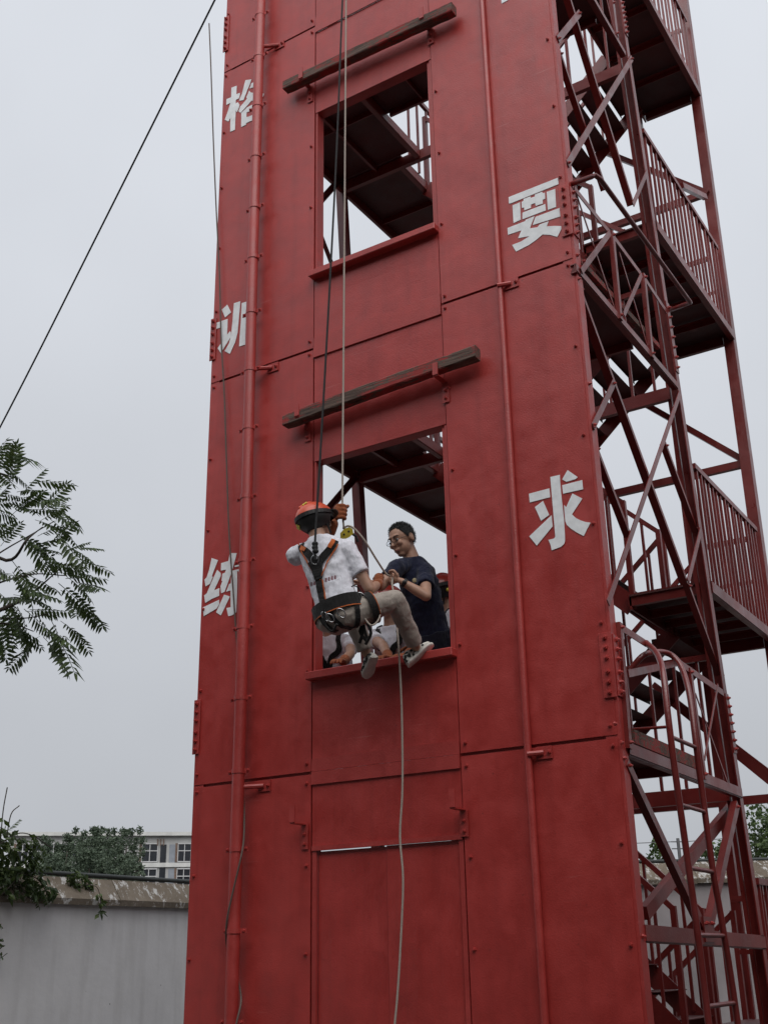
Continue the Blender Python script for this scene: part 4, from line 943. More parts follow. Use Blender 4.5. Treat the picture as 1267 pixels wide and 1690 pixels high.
wa = wv.orthogonal().normalized(); wb = wv.cross(wa)
wt = band('wristwatch', wc, wa, wb, wv, .030, .030, .024, BLK, man, .005)
bm = bmesh.new(); add_blob(bm, wc + (CAM - wc).normalized() * .036 + Vector((0, 0, .006)), (.017, .017, .007), ((CAM - wc).normalized()).to_track_quat('Z', 'Y').to_matrix()); fin(bm, 'watch_case', BLK, wt, True)
Tm = bvh(m_shirt)
l_ = Tm.ray_cast(CAM, ray(684, 958).normalized())
if l_[0] is not None:
    bm = bmesh.new(); add_blob(bm, l_[0] + l_[1] * .002, (.018, .018, .003), l_[1].to_track_quat('Z', 'Y').to_matrix()); fin(bm, 'chest_badge', simple('badge', (.45, .38, .22), .6, 0, .3, 150, 0), m_shirt, True)

# --- three trainees waiting on the floor inside
def trainee(hx_, hy_, hz_, face, label, lean=0.18, hands=None, gl=None, arms=None):
    """helmeted trainee: helmet top at (hx_,hy_,hz_); facing `face`"""
    top = Vector((hx_, hy_, hz_)); f = Vector(face).normalized(); r = f.cross(Vector((0, 0, 1)))
    head = top - Vector((0, 0, .148)); neck = head - f * .035 - Vector((0, 0, .17)); fl = 3.10
    hipz = fl + (neck.z - fl) * .60; hip = Vector((neck.x, neck.y, 0)) - f * lean; hip.z = hipz
    J = dict(hip=hip, neck=neck, head=head, hf=f - Vector((0, 0, .2)), hu=(0, 0, 1), shL=neck - r * .185 - Vector((0, 0, .085)), shR=neck + r * .185 - Vector((0, 0, .085)))
    for s, sg in (('L', -1), ('R', 1)):
        sh = J['sh' + s]
        J['el' + s] = sh + r * sg * .06 - Vector((0, 0, .25)) + f * .06; J['ha' + s] = J['el' + s] + f * .2 - r * sg * .10 + Vector((0, 0, .02))
        J['hj' + s] = hip + r * sg * .09; J['kn' + s] = Vector((hip.x, hip.y, (hipz + fl) / 2 + .03)) + r * sg * .1 + f * .04; J['an' + s] = Vector((hip.x, hip.y, fl + .10)) + r * sg * .1 - f * .03
    if arms:
        for k, v in arms.items(): J[k] = Vector(v)
    H = dict(L=lambda bm: flat_hand(bm, J['haL'], f + Vector((0, 0, -.1)), (0, 0, 1), 1, 1.05), R=lambda bm: flat_hand(bm, J['haR'], f + Vector((0, 0, -.1)), (0, 0, 1), -1, 1.05))
    root, body, shirt, trs, I = person(J, f, dict(skin=SKIN, shirt=TSHIRT, trousers=BEIGE), 0.009, dict(L=GLOVE, R=GLOVE), True, label=label, hands=H, group='trainees waiting inside the window')
    h, c = helmet(root, I['J']['head'], I['hrot'], HELM2)
    ha = empty('harness', I['J']['hip']); ha.parent = root; ha.matrix_parent_inverse = Matrix.Translation(root.location).inverted()
    t = bvh(shirt); ch = I['J']['neck'] - I['ax'] * .30 + I['tf'] * .13
    for sg in (-1, 1):
        n0 = I['J']['neck'] + I['rt'] * sg * .095 - I['ax'] * .03
        ribbon('shoulder_strap', t, [n0, n0 + I['tf'] * .1 - I['ax'] * .1, n0 * .45 + ch * .55 + I['tf'] * .05, ch], 0.046, WEB, ha, .006, .008, 5, False)
    band('waist_belt', I['J']['hip'] + I['ax'] * .05, I['rt'], I['tf'], I['ax'], .182, .142, .07, WEB, ha)
    hoop('chest_ring', t.find_nearest(ch)[0] + I['tf'] * .02, .022, .028, I['rt'], I['ax'], .005, STEEL, ha)
    for sg in (-1, 1):
        bm = bmesh.new(); add_blob(bm, c + I['hrot'] @ Vector((sg * .122, .0, -.05)), (.008, .016, .016), I['hrot']); fin(bm, 'helmet_clip', YEL, h, True)
    for q in I['J']['anL'], I['J']['anR']:
        shoe(root, q + Vector((0, 0, -.10)) - f * .06, q + Vector((0, 0, -.10)) + f * .19, (0, 0, 1), BLK, SOLE)
    bm = bmesh.new(); add_blob(bm, I['J']['head'] + I['hrot'] @ Vector((0, -.03, -.03)), (.078, .066, .06), I['hrot']); fin(bm, 'hair', HAIR, root, True)
    return root
p3 = hy(732, 948, 0.80)
trainee(p3.x, p3.y, p3.z, (-.75, -.6, 0), 'trainee in red helmet half hidden behind the navy-shirted man at the right window jamb', .06)
p5 = hy(640, 966, 0.62)
trainee(p5.x, p5.y, p5.z, (.05, -1, 0), "trainee in white t-shirt and black strap seen between the climber's legs", .22,
        arms=dict(elL=hy(690, 1062, .34), haL=hy(672, 1083, .20), elR=hy(632, 1065, .32), haR=hy(641, 1086, .16)))
p4 = hy(541, 985, 0.70)
trainee(p4.x, p4.y, p4.z, (.25, -1, 0), 'trainee in white t-shirt and harness at the lower left corner of the window', .20,
        arms=dict(elL=hy(578, 1080, .42), haL=hy(566, 1092, .24)))
# ------------------------------------------------------------------ ropes and the descender
ROPEW = simple('pale_kernmantle_rope', (0.42, 0.36, 0.31), 0.85, 0, 0.25, 260, 0.6); ROPEB = simple('black_safety_rope', (0.012, 0.012, 0.013), 0.8, 0, 0.3, 200, 0.5); CORD = simple('grey_brown_cord', (0.13, 0.10, 0.085), 0.85, 0, 0.25, 200, 0.4)
def at_x(u, v, X):
    """point on the pixel's ray with the given x"""
    return hx(u, v, X)
def rope_spec(name, path, r, mat, label, n=5, seg=8):
    pts = smooth_path(path, n); bm = bmesh.new(); add_tube(bm, pts, r, seg); return tag(fin(bm, name, mat, None, True), label, 'rope')
hd = cl_hand
topw = at_x(571, 0, hd.x + .02)
rope_spec('climbing_rope', [topw + (topw - hd) * 0.35, topw, topw.lerp(hd, .33), topw.lerp(hd, .66), hd + Vector((0, 0, .12)), hd, hd + Vector((.01, 0, -.1)), hy(567, 872, -0.42), hy(574, 868, -0.40), hy(585, 873, -0.38), hy(602, 893, -0.33), hy(622, 925, -0.22), hy(637, 947, -0.13), mh, hy(647, 965, -0.12), hy(651, 990, -0.14), hy(655, 1035, -0.15), hy(659, 1090, -0.15), hy(663, 1180, -0.13), hy(664, 1300, -0.12), hy(660, 1380, -0.12), hy(665, 1450, -0.12), hy(662, 1540, -0.12), hy(656, 1640, -0.13), hy(648, 1740, -0.15), (hy(648, 1740, -0.15) + Vector((-.02, -.02, -.6))), Vector((-1.78, -0.25, 0.012)), Vector((-1.5, -0.45, 0.012)), Vector((-1.2, -0.4, 0.012))],
     0.0075, ROPEW, "pale rope running from the tower top through the climber's hand and down past the door", 6)
bt = tl + nb * 0.055
topb = at_x(565, 0, bt.x + .02)
rope_spec('safety_rope', [topb + (topb - bt) * 0.35, topb, topb.lerp(bt, .3) + Vector((0, .02, 0)), topb.lerp(bt, .6) + Vector((-.012, .03, 0)), topb.lerp(bt, .85), bt + Vector((0, 0, .16)), bt], 0.0080, ROPEB, "black safety rope hanging from the tower top to the climber's back")
bm = bmesh.new()
for i in range(3): add_blob(bm, bt + Vector((random.uniform(-.008, .008), 0, .06 + i * .028)), (0.024, 0.024, 0.018))
kn = bake(bm, 'rope_knot', ROPEB, bpy.data.objects['safety_rope'], 0.006, 2)
# diagonal guy line at the upper left and the thin cord that drops from it along the facade
g0, g1 = hx(358, -8, -3.62), hx(0, 705, -7.9); dg_ = (g1 - g0)
gm_ = g0.lerp(g1, .5) + Vector((0, 0, -.02))
rope_spec('guy_rope', [g0 - dg_ * .12, g0, gm_, g1, g1 + dg_ * 0.9 + Vector((0, 0, .3))], 0.010, ROPEB, 'dark thick rope slanting across the sky at the upper left', 10)
gq = hx(345, 38, -3.75)
rope_spec('thin_cord', [gq, hy(348, 110, -.06), hy(352, 230, -.05), hy(357, 350, -.035), hy(362, 450, -.03), hy(365, 560, -.03), hy(370, 650, -.03), hy(374, 770, -.035), hy(378, 880, -.04), hy(384, 965, -.04), hy(390, 1050, -.045), hy(395, 1110, -.04), hy(399, 1200, -.035), hy(401, 1290, -.04), hy(403, 1345, -.07), hy(402, 1388, -.12), hy(397, 1418, -.165), hy(386, 1465, -.168), hy(376, 1510, -.165), hy(373, 1540, -.13), hy(376, 1570, -.06), hy(390, 1610, -.035), hy(397, 1640, -.06), hy(397, 1660, -.12), hy(390, 1690, -.165), hy(384, 1730, -.16), hy(380, 1790, -.08), Vector((-3.0, -.05, .4)), Vector((-2.98, -.06, .02))],
     0.0065, CORD, 'thin grey cord dropping from the guy rope and winding round the downpipe')
dev = tag(empty('descender', hy(572, 880, -0.42)), "yellow rope descender in front of the climber's chest", 'descender')
dc_ = Vector(dev.location); dX = (RGT * .8 + UPV * .35).normalized(); dY = (UPV - RGT * .3).normalized(); dN = dX.cross(dY).normalized()
def plate2(name, c, pts, th, mat, parent):
    bm = bmesh.new(); vv = [bm.verts.new(Vector(c) + dX * x + dY * y) for x, y in pts]; f = bm.faces.new(vv)
    r = bmesh.ops.extrude_face_region(bm, geom=[f]); bmesh.ops.translate(bm, verts=[e for e in r['geom'] if isinstance(e, bmesh.types.BMVert)], vec=dN * th); return fin(bm, name, mat, parent)
sh_ = [(-.055, -.02), (-.045, .018), (-.01, .036), (.030, .034), (.050, .010), (.045, -.022), (.01, -.034), (-.03, -.034)]
for o_ in (-.016, .012): plate2('side_plate', dc_ + dN * o_, sh_, .005, YEL, dev)
plate2('cam_body', dc_ - dN * .008, [(x * .8, y * .8) for x, y in sh_], .018, BLK, dev)
tube('handle', [dc_ + dX * .03 - dY * .01, dc_ + dX * .06 - dY * .05, dc_ + dX * .06 - dY * .09], .010, BLK, dev, 8)
for x, y in ((-.02, .0), (.018, .006)):
    bm = bmesh.new(); add_blob(bm, dc_ + dX * x + dY * y + dN * .018, (.008, .008, .004), dN.to_track_quat('Z', 'Y').to_matrix()); fin(bm, 'pivot', BLK, dev, True)
    bm = bmesh.new(); add_blob(bm, dc_ + dX * x + dY * y - dN * .017, (.008, .008, .004), dN.to_track_quat('Z', 'Y').to_matrix()); fin(bm, 'pivot', BLK, dev, True)
hoop('carabiner', dc_ - dX * .05 - dY * .06, .020, .045, dX, dY, .005, STEEL, dev)
tube('lanyard', smooth_path([dc_ - dY * .1 - dX * .05, hy(578, 940, -.48), hy(585, 985, -.5)], 5), .009, WEB, har, 8)
tube('lanyard', smooth_path([hy(598, 1015, -.62), hy(612, 1032, -.62), hy(625, 1022, -.58), hy(627, 1000, -.54), hy(623, 978, -.50)], 6), .006, ROPEW, har, 8)

# ------------------------------------------------------------------ yard walls
def wall_mat():
    m, t, b = newmat('stained_white_render'); g = N(t, 'ShaderNodeNewGeometry')
    n = N(t, 'ShaderNodeTexNoise', Scale=0.8, Detail=8.0, Roughness=0.7); t.links.new(g.outputs['Position'], n.inputs['Vector'])
    mp = N(t, 'ShaderNodeMapping'); mp.inputs['Scale'].default_value = (6, 6, 0.8); t.links.new(g.outputs['Position'], mp.inputs['Vector'])
    n2 = N(t, 'ShaderNodeTexNoise', Scale=1.0, Detail=6.0); t.links.new(mp.outputs[0], n2.inputs['Vector'])
    c = ramp(t, n.outputs['Fac'], [(0.3, (0.70, 0.695, 0.70)), (0.6, (0.79, 0.785, 0.79)), (0.8, (0.83, 0.825, 0.83))])
    s = ramp(t, n2.outputs['Fac'], [(0.45, (1, 1, 1)), (0.75, (0.74, 0.73, 0.72))]); o = mixc(t, 0.6, c.outputs[0], s.outputs[0], 'MULTIPLY')
    n3 = N(t, 'ShaderNodeTexNoise', Scale=11.0, Detail=4.0); t.links.new(g.outputs['Position'], n3.inputs['Vector'])
    f = ramp(t, n3.outputs['Fac'], [(0.74, (0, 0, 0)), (0.77, (1, 1, 1))]); o = mixc(t, f.outputs[0], o, (0.20, 0.19, 0.185))
    t.links.new(o, b.inputs['Base Color']); b.inputs['Roughness'].default_value = 0.9; bump(t, b, n.outputs['Fac'], 0.4, 0.03); return m
WALLM = wall_mat()
def coping_mat():
    m, t, b = newmat('weathered_coping'); g = N(t, 'ShaderNodeNewGeometry')
    n = N(t, 'ShaderNodeTexNoise', Scale=3.0, Detail=8.0, Roughness=0.75); t.links.new(g.outputs['Position'], n.inputs['Vector'])
    c = ramp(t, n.outputs['Fac'], [(0.3, (0.12, 0.095, 0.07)), (0.7, (0.24, 0.20, 0.155))])
    mp = N(t, 'ShaderNodeMapping'); mp.inputs['Scale'].default_value = (3, 9, 5); mp.inputs['Rotation'].default_value = (0.6, 0, 0); t.links.new(g.outputs['Position'], mp.inputs['Vector'])
    n2 = N(t, 'ShaderNodeTexNoise', Scale=1.3, Detail=7.0, Roughness=0.8); t.links.new(mp.outputs[0], n2.inputs['Vector'])
    f = ramp(t, n2.outputs['Fac'], [(0.545, (0, 0, 0)), (0.57, (1, 1, 1))]); t.links.new(mixc(t, f.outputs[0], c.outputs[0], (0.55, 0.54, 0.52)), b.inputs['Base Color'])
    b.inputs['Roughness'].default_value = 0.95; bump(t, b, n.outputs['Fac'], 0.7, 0.02); return m
COPE = coping_mat(); PIPEG = simple('dark_green_pipe', (0.03, 0.035, 0.033), 0.6)
def yard_wall(a, b, h, label, mat=None):
    a, b = Vector((*a, 0)), Vector((*b, 0)); d = (b - a).normalized(); n = Vector((d.y, -d.x, 0)); 
    if (Vector((CAM.x, CAM.y, 0)) - a).dot(n) < 0: n = -n
    r = tag(empty('boundary_wall', (a + b) / 2), label, 'wall')
    bm = bmesh.new(); add_prof(bm, a + Vector((0, 0, h / 2)), b + Vector((0, 0, h / 2)), [(0, -h/2), (0, h/2), (-0.24, h/2), (-0.24, -h/2)], n); 
    fin(bm, 'wall_face', mat or WALLM, r)
    # sloping mortar coping in uneven cast lengths, overhanging the face
    L = (b - a).length; s = 0.0
    rnd = random.Random(5)
    sgn = 1 if d.cross(n).z > 0 else -1
    while s < L - .1:
        e = min(L, s + rnd.uniform(1.5, 2.4)); oz = rnd.uniform(-.012, .012); ox = rnd.uniform(-.01, .012)
        bm = bmesh.new(); pr = [(0.075 + ox, 0.0), (0.085 + ox, 0.065), (-0.10, 0.30), (-0.14, 0.30), (-0.32, 0.06), (-0.32, 0.0)]
        add_prof(bm, a + d * (s + .004) + Vector((0, 0, h + oz)), a + d * (e - .004) + Vector((0, 0, h + oz)), [(p, q * sgn) for p, q in pr], n); fin(bm, 'coping_length', COPE, r); s = e
    tube('top_pipe', [a + Vector((0, 0, h + .33)) - n * .12, a.lerp(b, .5) + Vector((0, 0, h + .325)) - n * .12, b + Vector((0, 0, h + .33)) - n * .12], .026, PIPEG, r, 8)
    return r
yard_wall((-7.65, -14), (-7.65, 6.7), 2.47, 'white rendered yard wall with crumbling sloped coping left of the tower')
yard_wall((-7.8, 6.7), (14.0, 20.7), 2.74, 'yard wall with brown coping seen behind the tower stairs at right', simple('shade_toned_render', (0.34, 0.31, 0.315), 0.92, 0, 0.2, 1.5, 0.3))  # shade on the back wall is put into this darker, greyer render colour

# ------------------------------------------------------------------ foliage
def leafmat(name, c0, c1, c2):
    m, t, b = newmat(name); oi = N(t, 'ShaderNodeObjectInfo'); g = N(t, 'ShaderNodeNewGeometry')
    n = N(t, 'ShaderNodeTexNoise', Scale=2.5, Detail=3.0); t.links.new(g.outputs['Position'], n.inputs['Vector'])
    a = N(t, 'ShaderNodeMath', operation='MULTIPLY_ADD'); t.links.new(g.outputs['Random Per Island'], a.inputs[0]); a.inputs[1].default_value = 0.6; t.links.new(n.outputs['Fac'], a.inputs[2])
    t.links.new(ramp(t, a.outputs[0], [(0.4, c0), (0.8, c1), (1.15, c2)]).outputs[0], b.inputs['Base Color']); b.inputs['Roughness'].default_value = 0.55
    tr = N(t, 'ShaderNodeBsdfTranslucent'); tr.inputs['Color'].default_value = (*c2, 1); mx_ = N(t, 'ShaderNodeMixShader'); mx_.inputs[0].default_value = 0.22
    out = t.nodes['Material Output']; t.links.new(b.outputs[0], mx_.inputs[1]); t.links.new(tr.outputs[0], mx_.inputs[2]); t.links.new(mx_.outputs[0], out.inputs['Surface']); return m
LEAF = leafmat('ailanthus_leaf', (0.020, 0.040, 0.009), (0.038, 0.068, 0.016), (0.075, 0.115, 0.03)); POPL = leafmat('poplar_leaf', (0.036, 0.058, 0.034), (0.062, 0.092, 0.056), (0.10, 0.135, 0.085)); VINEL = leafmat('vine_leaf', (0.018, 0.035, 0.009), (0.035, 0.065, 0.016), (0.08, 0.12, 0.03))
BARK = simple('grey_bark', (0.055, 0.045, 0.036), 0.9, 0, 0.3, 12, 0.8)
def pd(u, v, D): return CAM + ray(u, v) / FPX * D
def leaf_mesh(seed):
    """pinnate leaf of unit length along +X, leaflets drooping either side"""
    r = random.Random(seed); bm = bmesh.new(); n = 9; sag = r.uniform(.05, .22); curl = r.uniform(-.06, .06)
    def ax(t): return Vector((t * (1 - .08 * sag), curl * t * t, -sag * t * t))
    add_tube(bm, [ax(t) for t in (0, .25, .5, .75, 1)], [.009, .008, .006, .005, .003], 4)
    def leaflet(p, d, L, W):
        d = d.normalized(); s = d.cross(Vector((0, 0, 1))).normalized(); z = Vector((0, 0, 1)); k = r.uniform(-.25, .25)
        P = [p, p + d * L * .3 + s * W + z * W * .35, p + d * L * .68 + s * W * .75 - z * L * .06, p + d * L - z * L * .16, p + d * L * .68 - s * W * .75 - z * L * .06, p + d * L * .3 - s * W + z * W * .35]
        m1, m2 = p + d * L * .3 - z * W * .15, p + d * L * .68 - z * L * .09
        V = [bm.verts.new(q) for q in P + [m1, m2]]
        for f in ((0, 1, 6), (1, 2, 7, 6), (2, 3, 7), (0, 6, 5), (6, 7, 4, 5), (7, 3, 4)): bm.faces.new([V[i] for i in f])
    for i in range(n):
        t = .20 + .78 * i / (n - 1); sz = (.21 * math.sin(math.pi * (.22 + .62 * i / n)) + .06) * r.uniform(.85, 1.12)
        for sd in (-1, 1):
            leaflet(ax(t), Vector((.45 + r.uniform(-.12, .12), sd, -.38 + r.uniform(-.2, .15))), sz, sz * .155)
    leaflet(ax(1), Vector((1, 0, -.3)), .17, .028)
    me = bpy.data.meshes.new('leaf'); bm.to_mesh(me); bm.free(); me.materials.append(LEAF); return me
LM = [leaf_mesh(i) for i in range(6)]
tree = tag(empty('tree', pd(-330, 1400, 10.5) * 1.0), 'leafy tree with long feathery leaves reaching in at the left edge', 'tree')
tree.location.z = 0
def put_leaf(base, tip, parent, roll=None):
    d = tip - base; L = d.length; d.normalize(); up = Vector((0, 0, 1)); s = up.cross(d)
    if s.length < .05: s = Vector((1, 0, 0))
    s.normalize(); z = d.cross(s)
    a = random.uniform(-.5, .5) if roll is None else roll; s2 = s * math.cos(a) + z * math.sin(a); z2 = d.cross(s2)
    o = link('leaf', random.choice(LM), None, parent); m = Matrix((d, s2, z2)).transposed().to_4x4(); m.translation = base
    o.matrix_parent_inverse = Matrix.Translation(parent.location).inverted(); o.matrix_basis = m @ Matrix.Scale(L, 4); return o
D0 = 10.3
tb_ = Vector((tree.location.x, tree.location.y, 0))
crotch = pd(-300, 1120, D0)
tube('trunk', smooth_path([tb_, tb_.lerp(crotch, .5) + Vector((.06, 0, 0)), crotch], 6), [.16 - .05 * i / 12 for i in range(13)], BARK, tree, 12)
BR = [[(-300, 1120), (-150, 1075), (0, 1007), (45, 985), (100, 938)], [(-150, 1075), (-60, 1040), (0, 1022), (45, 1020), (80, 1013)], [(-100, 1055), (-30, 1030), (0, 1029), (30, 1033), (55, 1042)], [(-300, 1120), (-200, 950), (-80, 880), (10, 925), (45, 890), (70, 870)],
      [(-300, 1120), (-230, 900), (-110, 800), (-20, 780), (30, 790)], [(-200, 950), (-90, 960), (20, 900), (90, 860)], [(-300, 1120), (-330, 900), (-300, 760), (-220, 690)], [(-150, 1075), (-60, 990), (40, 950), (110, 950)], [(-300, 1120), (-420, 980), (-480, 850)]]
BP = []
for b in BR:
    dd = [random.uniform(-.35, .35) for _ in b]; dd[0] = 0
    P = [pd(u, v, D0 + q) for (u, v), q in zip(b, dd)]; sp = smooth_path(P, 6)
    r0 = .034 if b[0] == (-300, 1120) else .016
    tube('limb', sp, [max(.005, r0 * (1 - .92 * i / len(sp))) for i in range(len(sp))], BARK, tree, 8); BP.append(sp)
tips = [(20,728,-25,745),(52,751,8,748),(25,790,-18,770),(48,792,4,772),(72,799,28,812),(99,822,92,862),(133,844,92,846),(110,872,58,858),(105,862,62,885),(167,899,120,905),(143,890,108,910),(183,936,125,922),(160,946,112,942),(167,964,128,962),(162,968,128,975),(158,982,110,952),(177,1018,122,985),(172,1030,128,1000),(132,1012,112,985),(152,1066,108,1030),(143,1055,100,1025),(128,1090,88,1045),(123,1101,72,1052),(110,1050,60,1040),(18,1102,62,1052),(37,1066,66,1050),(14,1100,56,1062),(120,935,70,915),(98,972,48,950),(86,1000,36,972),(75,905,30,880),(60,840,14,830),(45,820,0,815),(95,900,50,905)]
for tu, tv, bu, bv in tips: put_leaf(pd(bu, bv, D0 + random.uniform(-.3, .3)), pd(tu, tv, D0 + random.uniform(-.3, .3)), tree, random.uniform(-.35, .35))
rl = random.Random(11); cnt = 0
while cnt < 70:
    u, v = rl.uniform(-60, 118), rl.uniform(775, 1045)
    if v > 1045 - max(0, 60 - u) * .1 or u > 118 - abs(v - 940) * .55 + 14: continue
    a = math.atan2((v - 920) * .5, u + 70) + rl.uniform(-.9, .9); L = rl.uniform(48, 72)
    q = rl.uniform(-.5, .5); put_leaf(pd(u, v, D0 + q), pd(u + math.cos(a) * L, v + math.sin(a) * L + 8, D0 + q + rl.uniform(-.2, .2)), tree, rl.uniform(-.8, .8)); cnt += 1
for sp in BP:
    for k in range(15):
        p = rl.choice(sp)
        if (p - CAM).dot(RGT) / (p - CAM).dot(FWD) * FPX + 633.5 > -70: continue
        q = p + Vector((rl.uniform(-.4, .4), rl.uniform(-.4, .4), rl.uniform(-.2, .3))); put_leaf(q, q + Vector((rl.uniform(-1, 1), rl.uniform(-1, 1), rl.uniform(-.5, .3))).normalized() * .36, tree)
# overgrown vine on the left wall
vine = tag(empty('wall_vine', hx(20, 1490, -7.6)), 'dark green vine heaped over the wall top at the left edge', 'vine')
def leaf_cloud(name, pts, size, mat, parent, rnd, droop=.4, asp=.5):
    bm = bmesh.new()
    for p in pts:
        L = size * rnd.uniform(.6, 1.3); d = Vector((rnd.uniform(-1, 1), rnd.uniform(-1, 1), rnd.uniform(-1, .5) - droop)).normalized(); s = d.cross(Vector((rnd.uniform(-1, 1), rnd.uniform(-1, 1), rnd.uniform(-1, 1)))).normalized(); W = L * asp * .5; nn = d.cross(s)
        v = [bm.verts.new(q) for q in (p, p + d * L * .45 + s * W, p + d * L, p + d * L * .45 - s * W)]; m_ = bm.verts.new(p + d * L * .45 + nn * W * .35)
        for a, b in ((0, 1), (1, 2), (2, 3), (3, 0)): bm.faces.new((v[a], v[b], m_))
    return tag(fin(bm, name, mat, parent), kind='stuff')
rv = random.Random(21); pts = []
for c, rad, n in (((-45, 1420), 70, 420), ((15, 1400), 34, 170), ((40, 1440), 30, 150), ((20, 1460), 36, 170), ((62, 1470), 18, 60), ((-30, 1370), 36, 120), ((75, 1480), 9, 22)):
    for _ in range(n):
        a, q = rv.uniform(0, 6.28), rad * math.sqrt(rv.random()); p = hx(c[0] + q * math.cos(a), min(1478, c[1] + q * math.sin(a) * .85), -7.6); pts.append(p + Vector((rv.uniform(-.25, .18), 0, 0)))
leaf_cloud('foliage', pts, .105, VINEL, vine, rv)
for a in ([(-30, 1420), (20, 1380), (50, 1378), (85, 1400)], [(20, 1440), (60, 1450), (80, 1480), (82, 1490)], [(0, 1400), (5, 1340), (12, 1300)], [(10, 1390), (18, 1345), (32, 1330)], [(-20, 1500), (10, 1470), (40, 1440)], [(20, 1430), (45, 1480), (75, 1485)]):
    P = smooth_path([hx(u, v, -7.5) for u, v in a], 5); tube('stem', P, .006, BARK, vine, 6)
for bu, bv, tu, tv in ((48, 1378, 84, 1402), (38, 1392, 80, 1412), (30, 1405, 74, 1428), (55, 1450, 82, 1488), (45, 1460, 70, 1492), (20, 1385, 60, 1386), (10, 1375, 30, 1352)):
    o = put_leaf(hx(bu, bv, -7.45), hx(tu, tv, -7.42), vine, 0.2)
tuft = tag(empty('creeper', hx(160, 1470, -7.55)), 'small creeper trailing over the coping in the middle of the left wall', 'plant')
pts = []
for c, rad, n in (((135, 1455), 14, 60), ((118, 1452), 8, 24), ((150, 1460), 8, 20), ((164, 1478), 5, 10), ((167, 1492), 5, 12), ((166, 1506), 5, 10), ((125, 1440), 6, 10)):
    for _ in range(n):
        a, q = rv.uniform(0, 6.28), rad * math.sqrt(rv.random()); pts.append(hx(c[0] + q * math.cos(a), c[1] + q * math.sin(a), -7.5 if c[1] > 1465 else -7.66))
leaf_cloud('foliage', pts, .075, VINEL, tuft, rv)
tube('stem', smooth_path([hx(140, 1460, -7.6), hx(160, 1465, -7.52), hx(166, 1488, -7.5), hx(166, 1512, -7.5)], 5), .004, BARK, tuft, 6)
edge = tag(empty('creeper', hx(2, 1540, -7.6)), 'thin leafy shoots against the wall face at the far left edge', 'plant')
pts = [hx(rv.uniform(-25, 5), rv.uniform(1515, 1580), -7.55) for _ in range(60)]; leaf_cloud('foliage', pts, .07, VINEL, edge, rv); tube('stem', smooth_path([hx(-14, 1500, -7.57), hx(-4, 1540, -7.56), hx(-2, 1580, -7.55), hx(12, 1574, -7.55)], 5), .004, BARK, edge, 6)

# background trees
def bg_tree(label, u, vtop, D, width, group, mat=POPL, n=15000, shape='poplar', seed=0, size=.115, vbase=1600):
    r = random.Random(seed); top = pd(u, vtop, D); base = Vector((top.x, top.y, 0)); H_ = top.z
    t = tag(empty('background_tree', base), label, 'tree', group)
    tube('trunk', [base, base + Vector((.1, 0, H_ * .45)), base + Vector((0, 0, H_ * .86))], [.16, .11, .03], BARK, t, 8)
    pts = []; clumps = []
    if shape == 'poplar':                     # several upright plumes of different height, each tapering to a point
        for _ in range(9):
            a, q = r.uniform(0, 6.28), width * .36 * math.sqrt(r.random()); hh = H_ * (r.uniform(.86, .98) if _ > 2 else .98); q = q if _ else 0
            x0, y0 = base.x + q * math.cos(a), base.y + q * math.sin(a); ln = (math.cos(a) * .05, math.sin(a) * .05)
            for i in range(14):
                t_ = (i + .5) / 14; z = hh * (.12 + .88 * t_); rad = width * .25 * (1 - t_)**.5 * r.uniform(.7, 1.25) + .10
                clumps.append((Vector((x0 + ln[0] * z + r.uniform(-.5, .5) * rad, y0 + ln[1] * z + r.uniform(-.5, .5) * rad, z)), rad))
    else:
        for _ in range(70):
            z = r.uniform(.14, .97); prof = math.sin(math.pi * (z * .85 + .1))**.6
            a = r.uniform(0, 6.28); q = width * .5 * prof * math.sqrt(r.random()); clumps.append((base + Vector((q * math.cos(a), q * math.sin(a), z * H_)), width * r.uniform(.06, .17)))
    for c, rad in clumps:
        for _ in range(max(6, n // len(clumps))):
            d = Vector((r.gauss(0, 1), r.gauss(0, 1), r.gauss(0, 1.5))); d.normalize(); pts.append(c + d * rad * r.random()**.45)
    leaf_cloud('crown', pts, size, mat, t, r, -.2 if shape == 'poplar' else .2, .7)
    for c, rad in clumps[::14]:
        tube('limb', [Vector((base.x, base.y, c.z * .75)), c], .03, BARK, t, 5)
    return t
for i, (u, v, D, wd, lb) in enumerate(((88, 1376, 60, 2.4, 'poplar at the left end of the background row'), (114, 1366, 58, 2.3, 'second poplar from the left in the background row'), (142, 1357, 61, 2.4, 'tallest middle poplar of the background row'), (166, 1361, 57, 2.2, 'poplar right of the tallest one in the background row'), (190, 1357, 60, 2.3, 'second poplar from the right in the background row'), (211, 1358, 59, 2.1, 'poplar at the right end of the background row, before the building'))):
    bg_tree(lb, u, v, D, wd, 'row of background poplars', seed=40 + i)
bg_tree('low bushy tree in front of the poplars, beside the vine', 92, 1404, 52, 2.6, 'row of background poplars', seed=61, shape='round', n=9000, size=.12)
bg_tree('low bushy tree in front of the building corner', 208, 1408, 50, 2.2, 'row of background poplars', seed=62, shape='round', n=9000, size=.12)
bg_tree('dark low tree filling the gap below the poplars', 150, 1398, 51, 3.2, 'row of background poplars', seed=63, shape='round', n=12000, size=.12)
bg_tree('bright green tree behind the stair tower at the right edge', 1236, 1326, 30, 2.9, 'trees beyond the yard at right', LEAF, 5200, 'round', 71, .13)
bg_tree('leafy tree seen through the ladder', 1176, 1385, 33, 1.9, 'trees beyond the yard at right', LEAF, 3000, 'round', 72, .13)
bg_tree('dark tree seen just right of the corner post', 1078, 1380, 36, 2.0, 'trees beyond the yard at right', LEAF, 3600, 'round', 73, .13)
bg_tree('tree mostly behind the rear post at right', 1290, 1370, 31, 2.6, 'trees beyond the yard at right', LEAF, 3600, 'round', 74, .13)

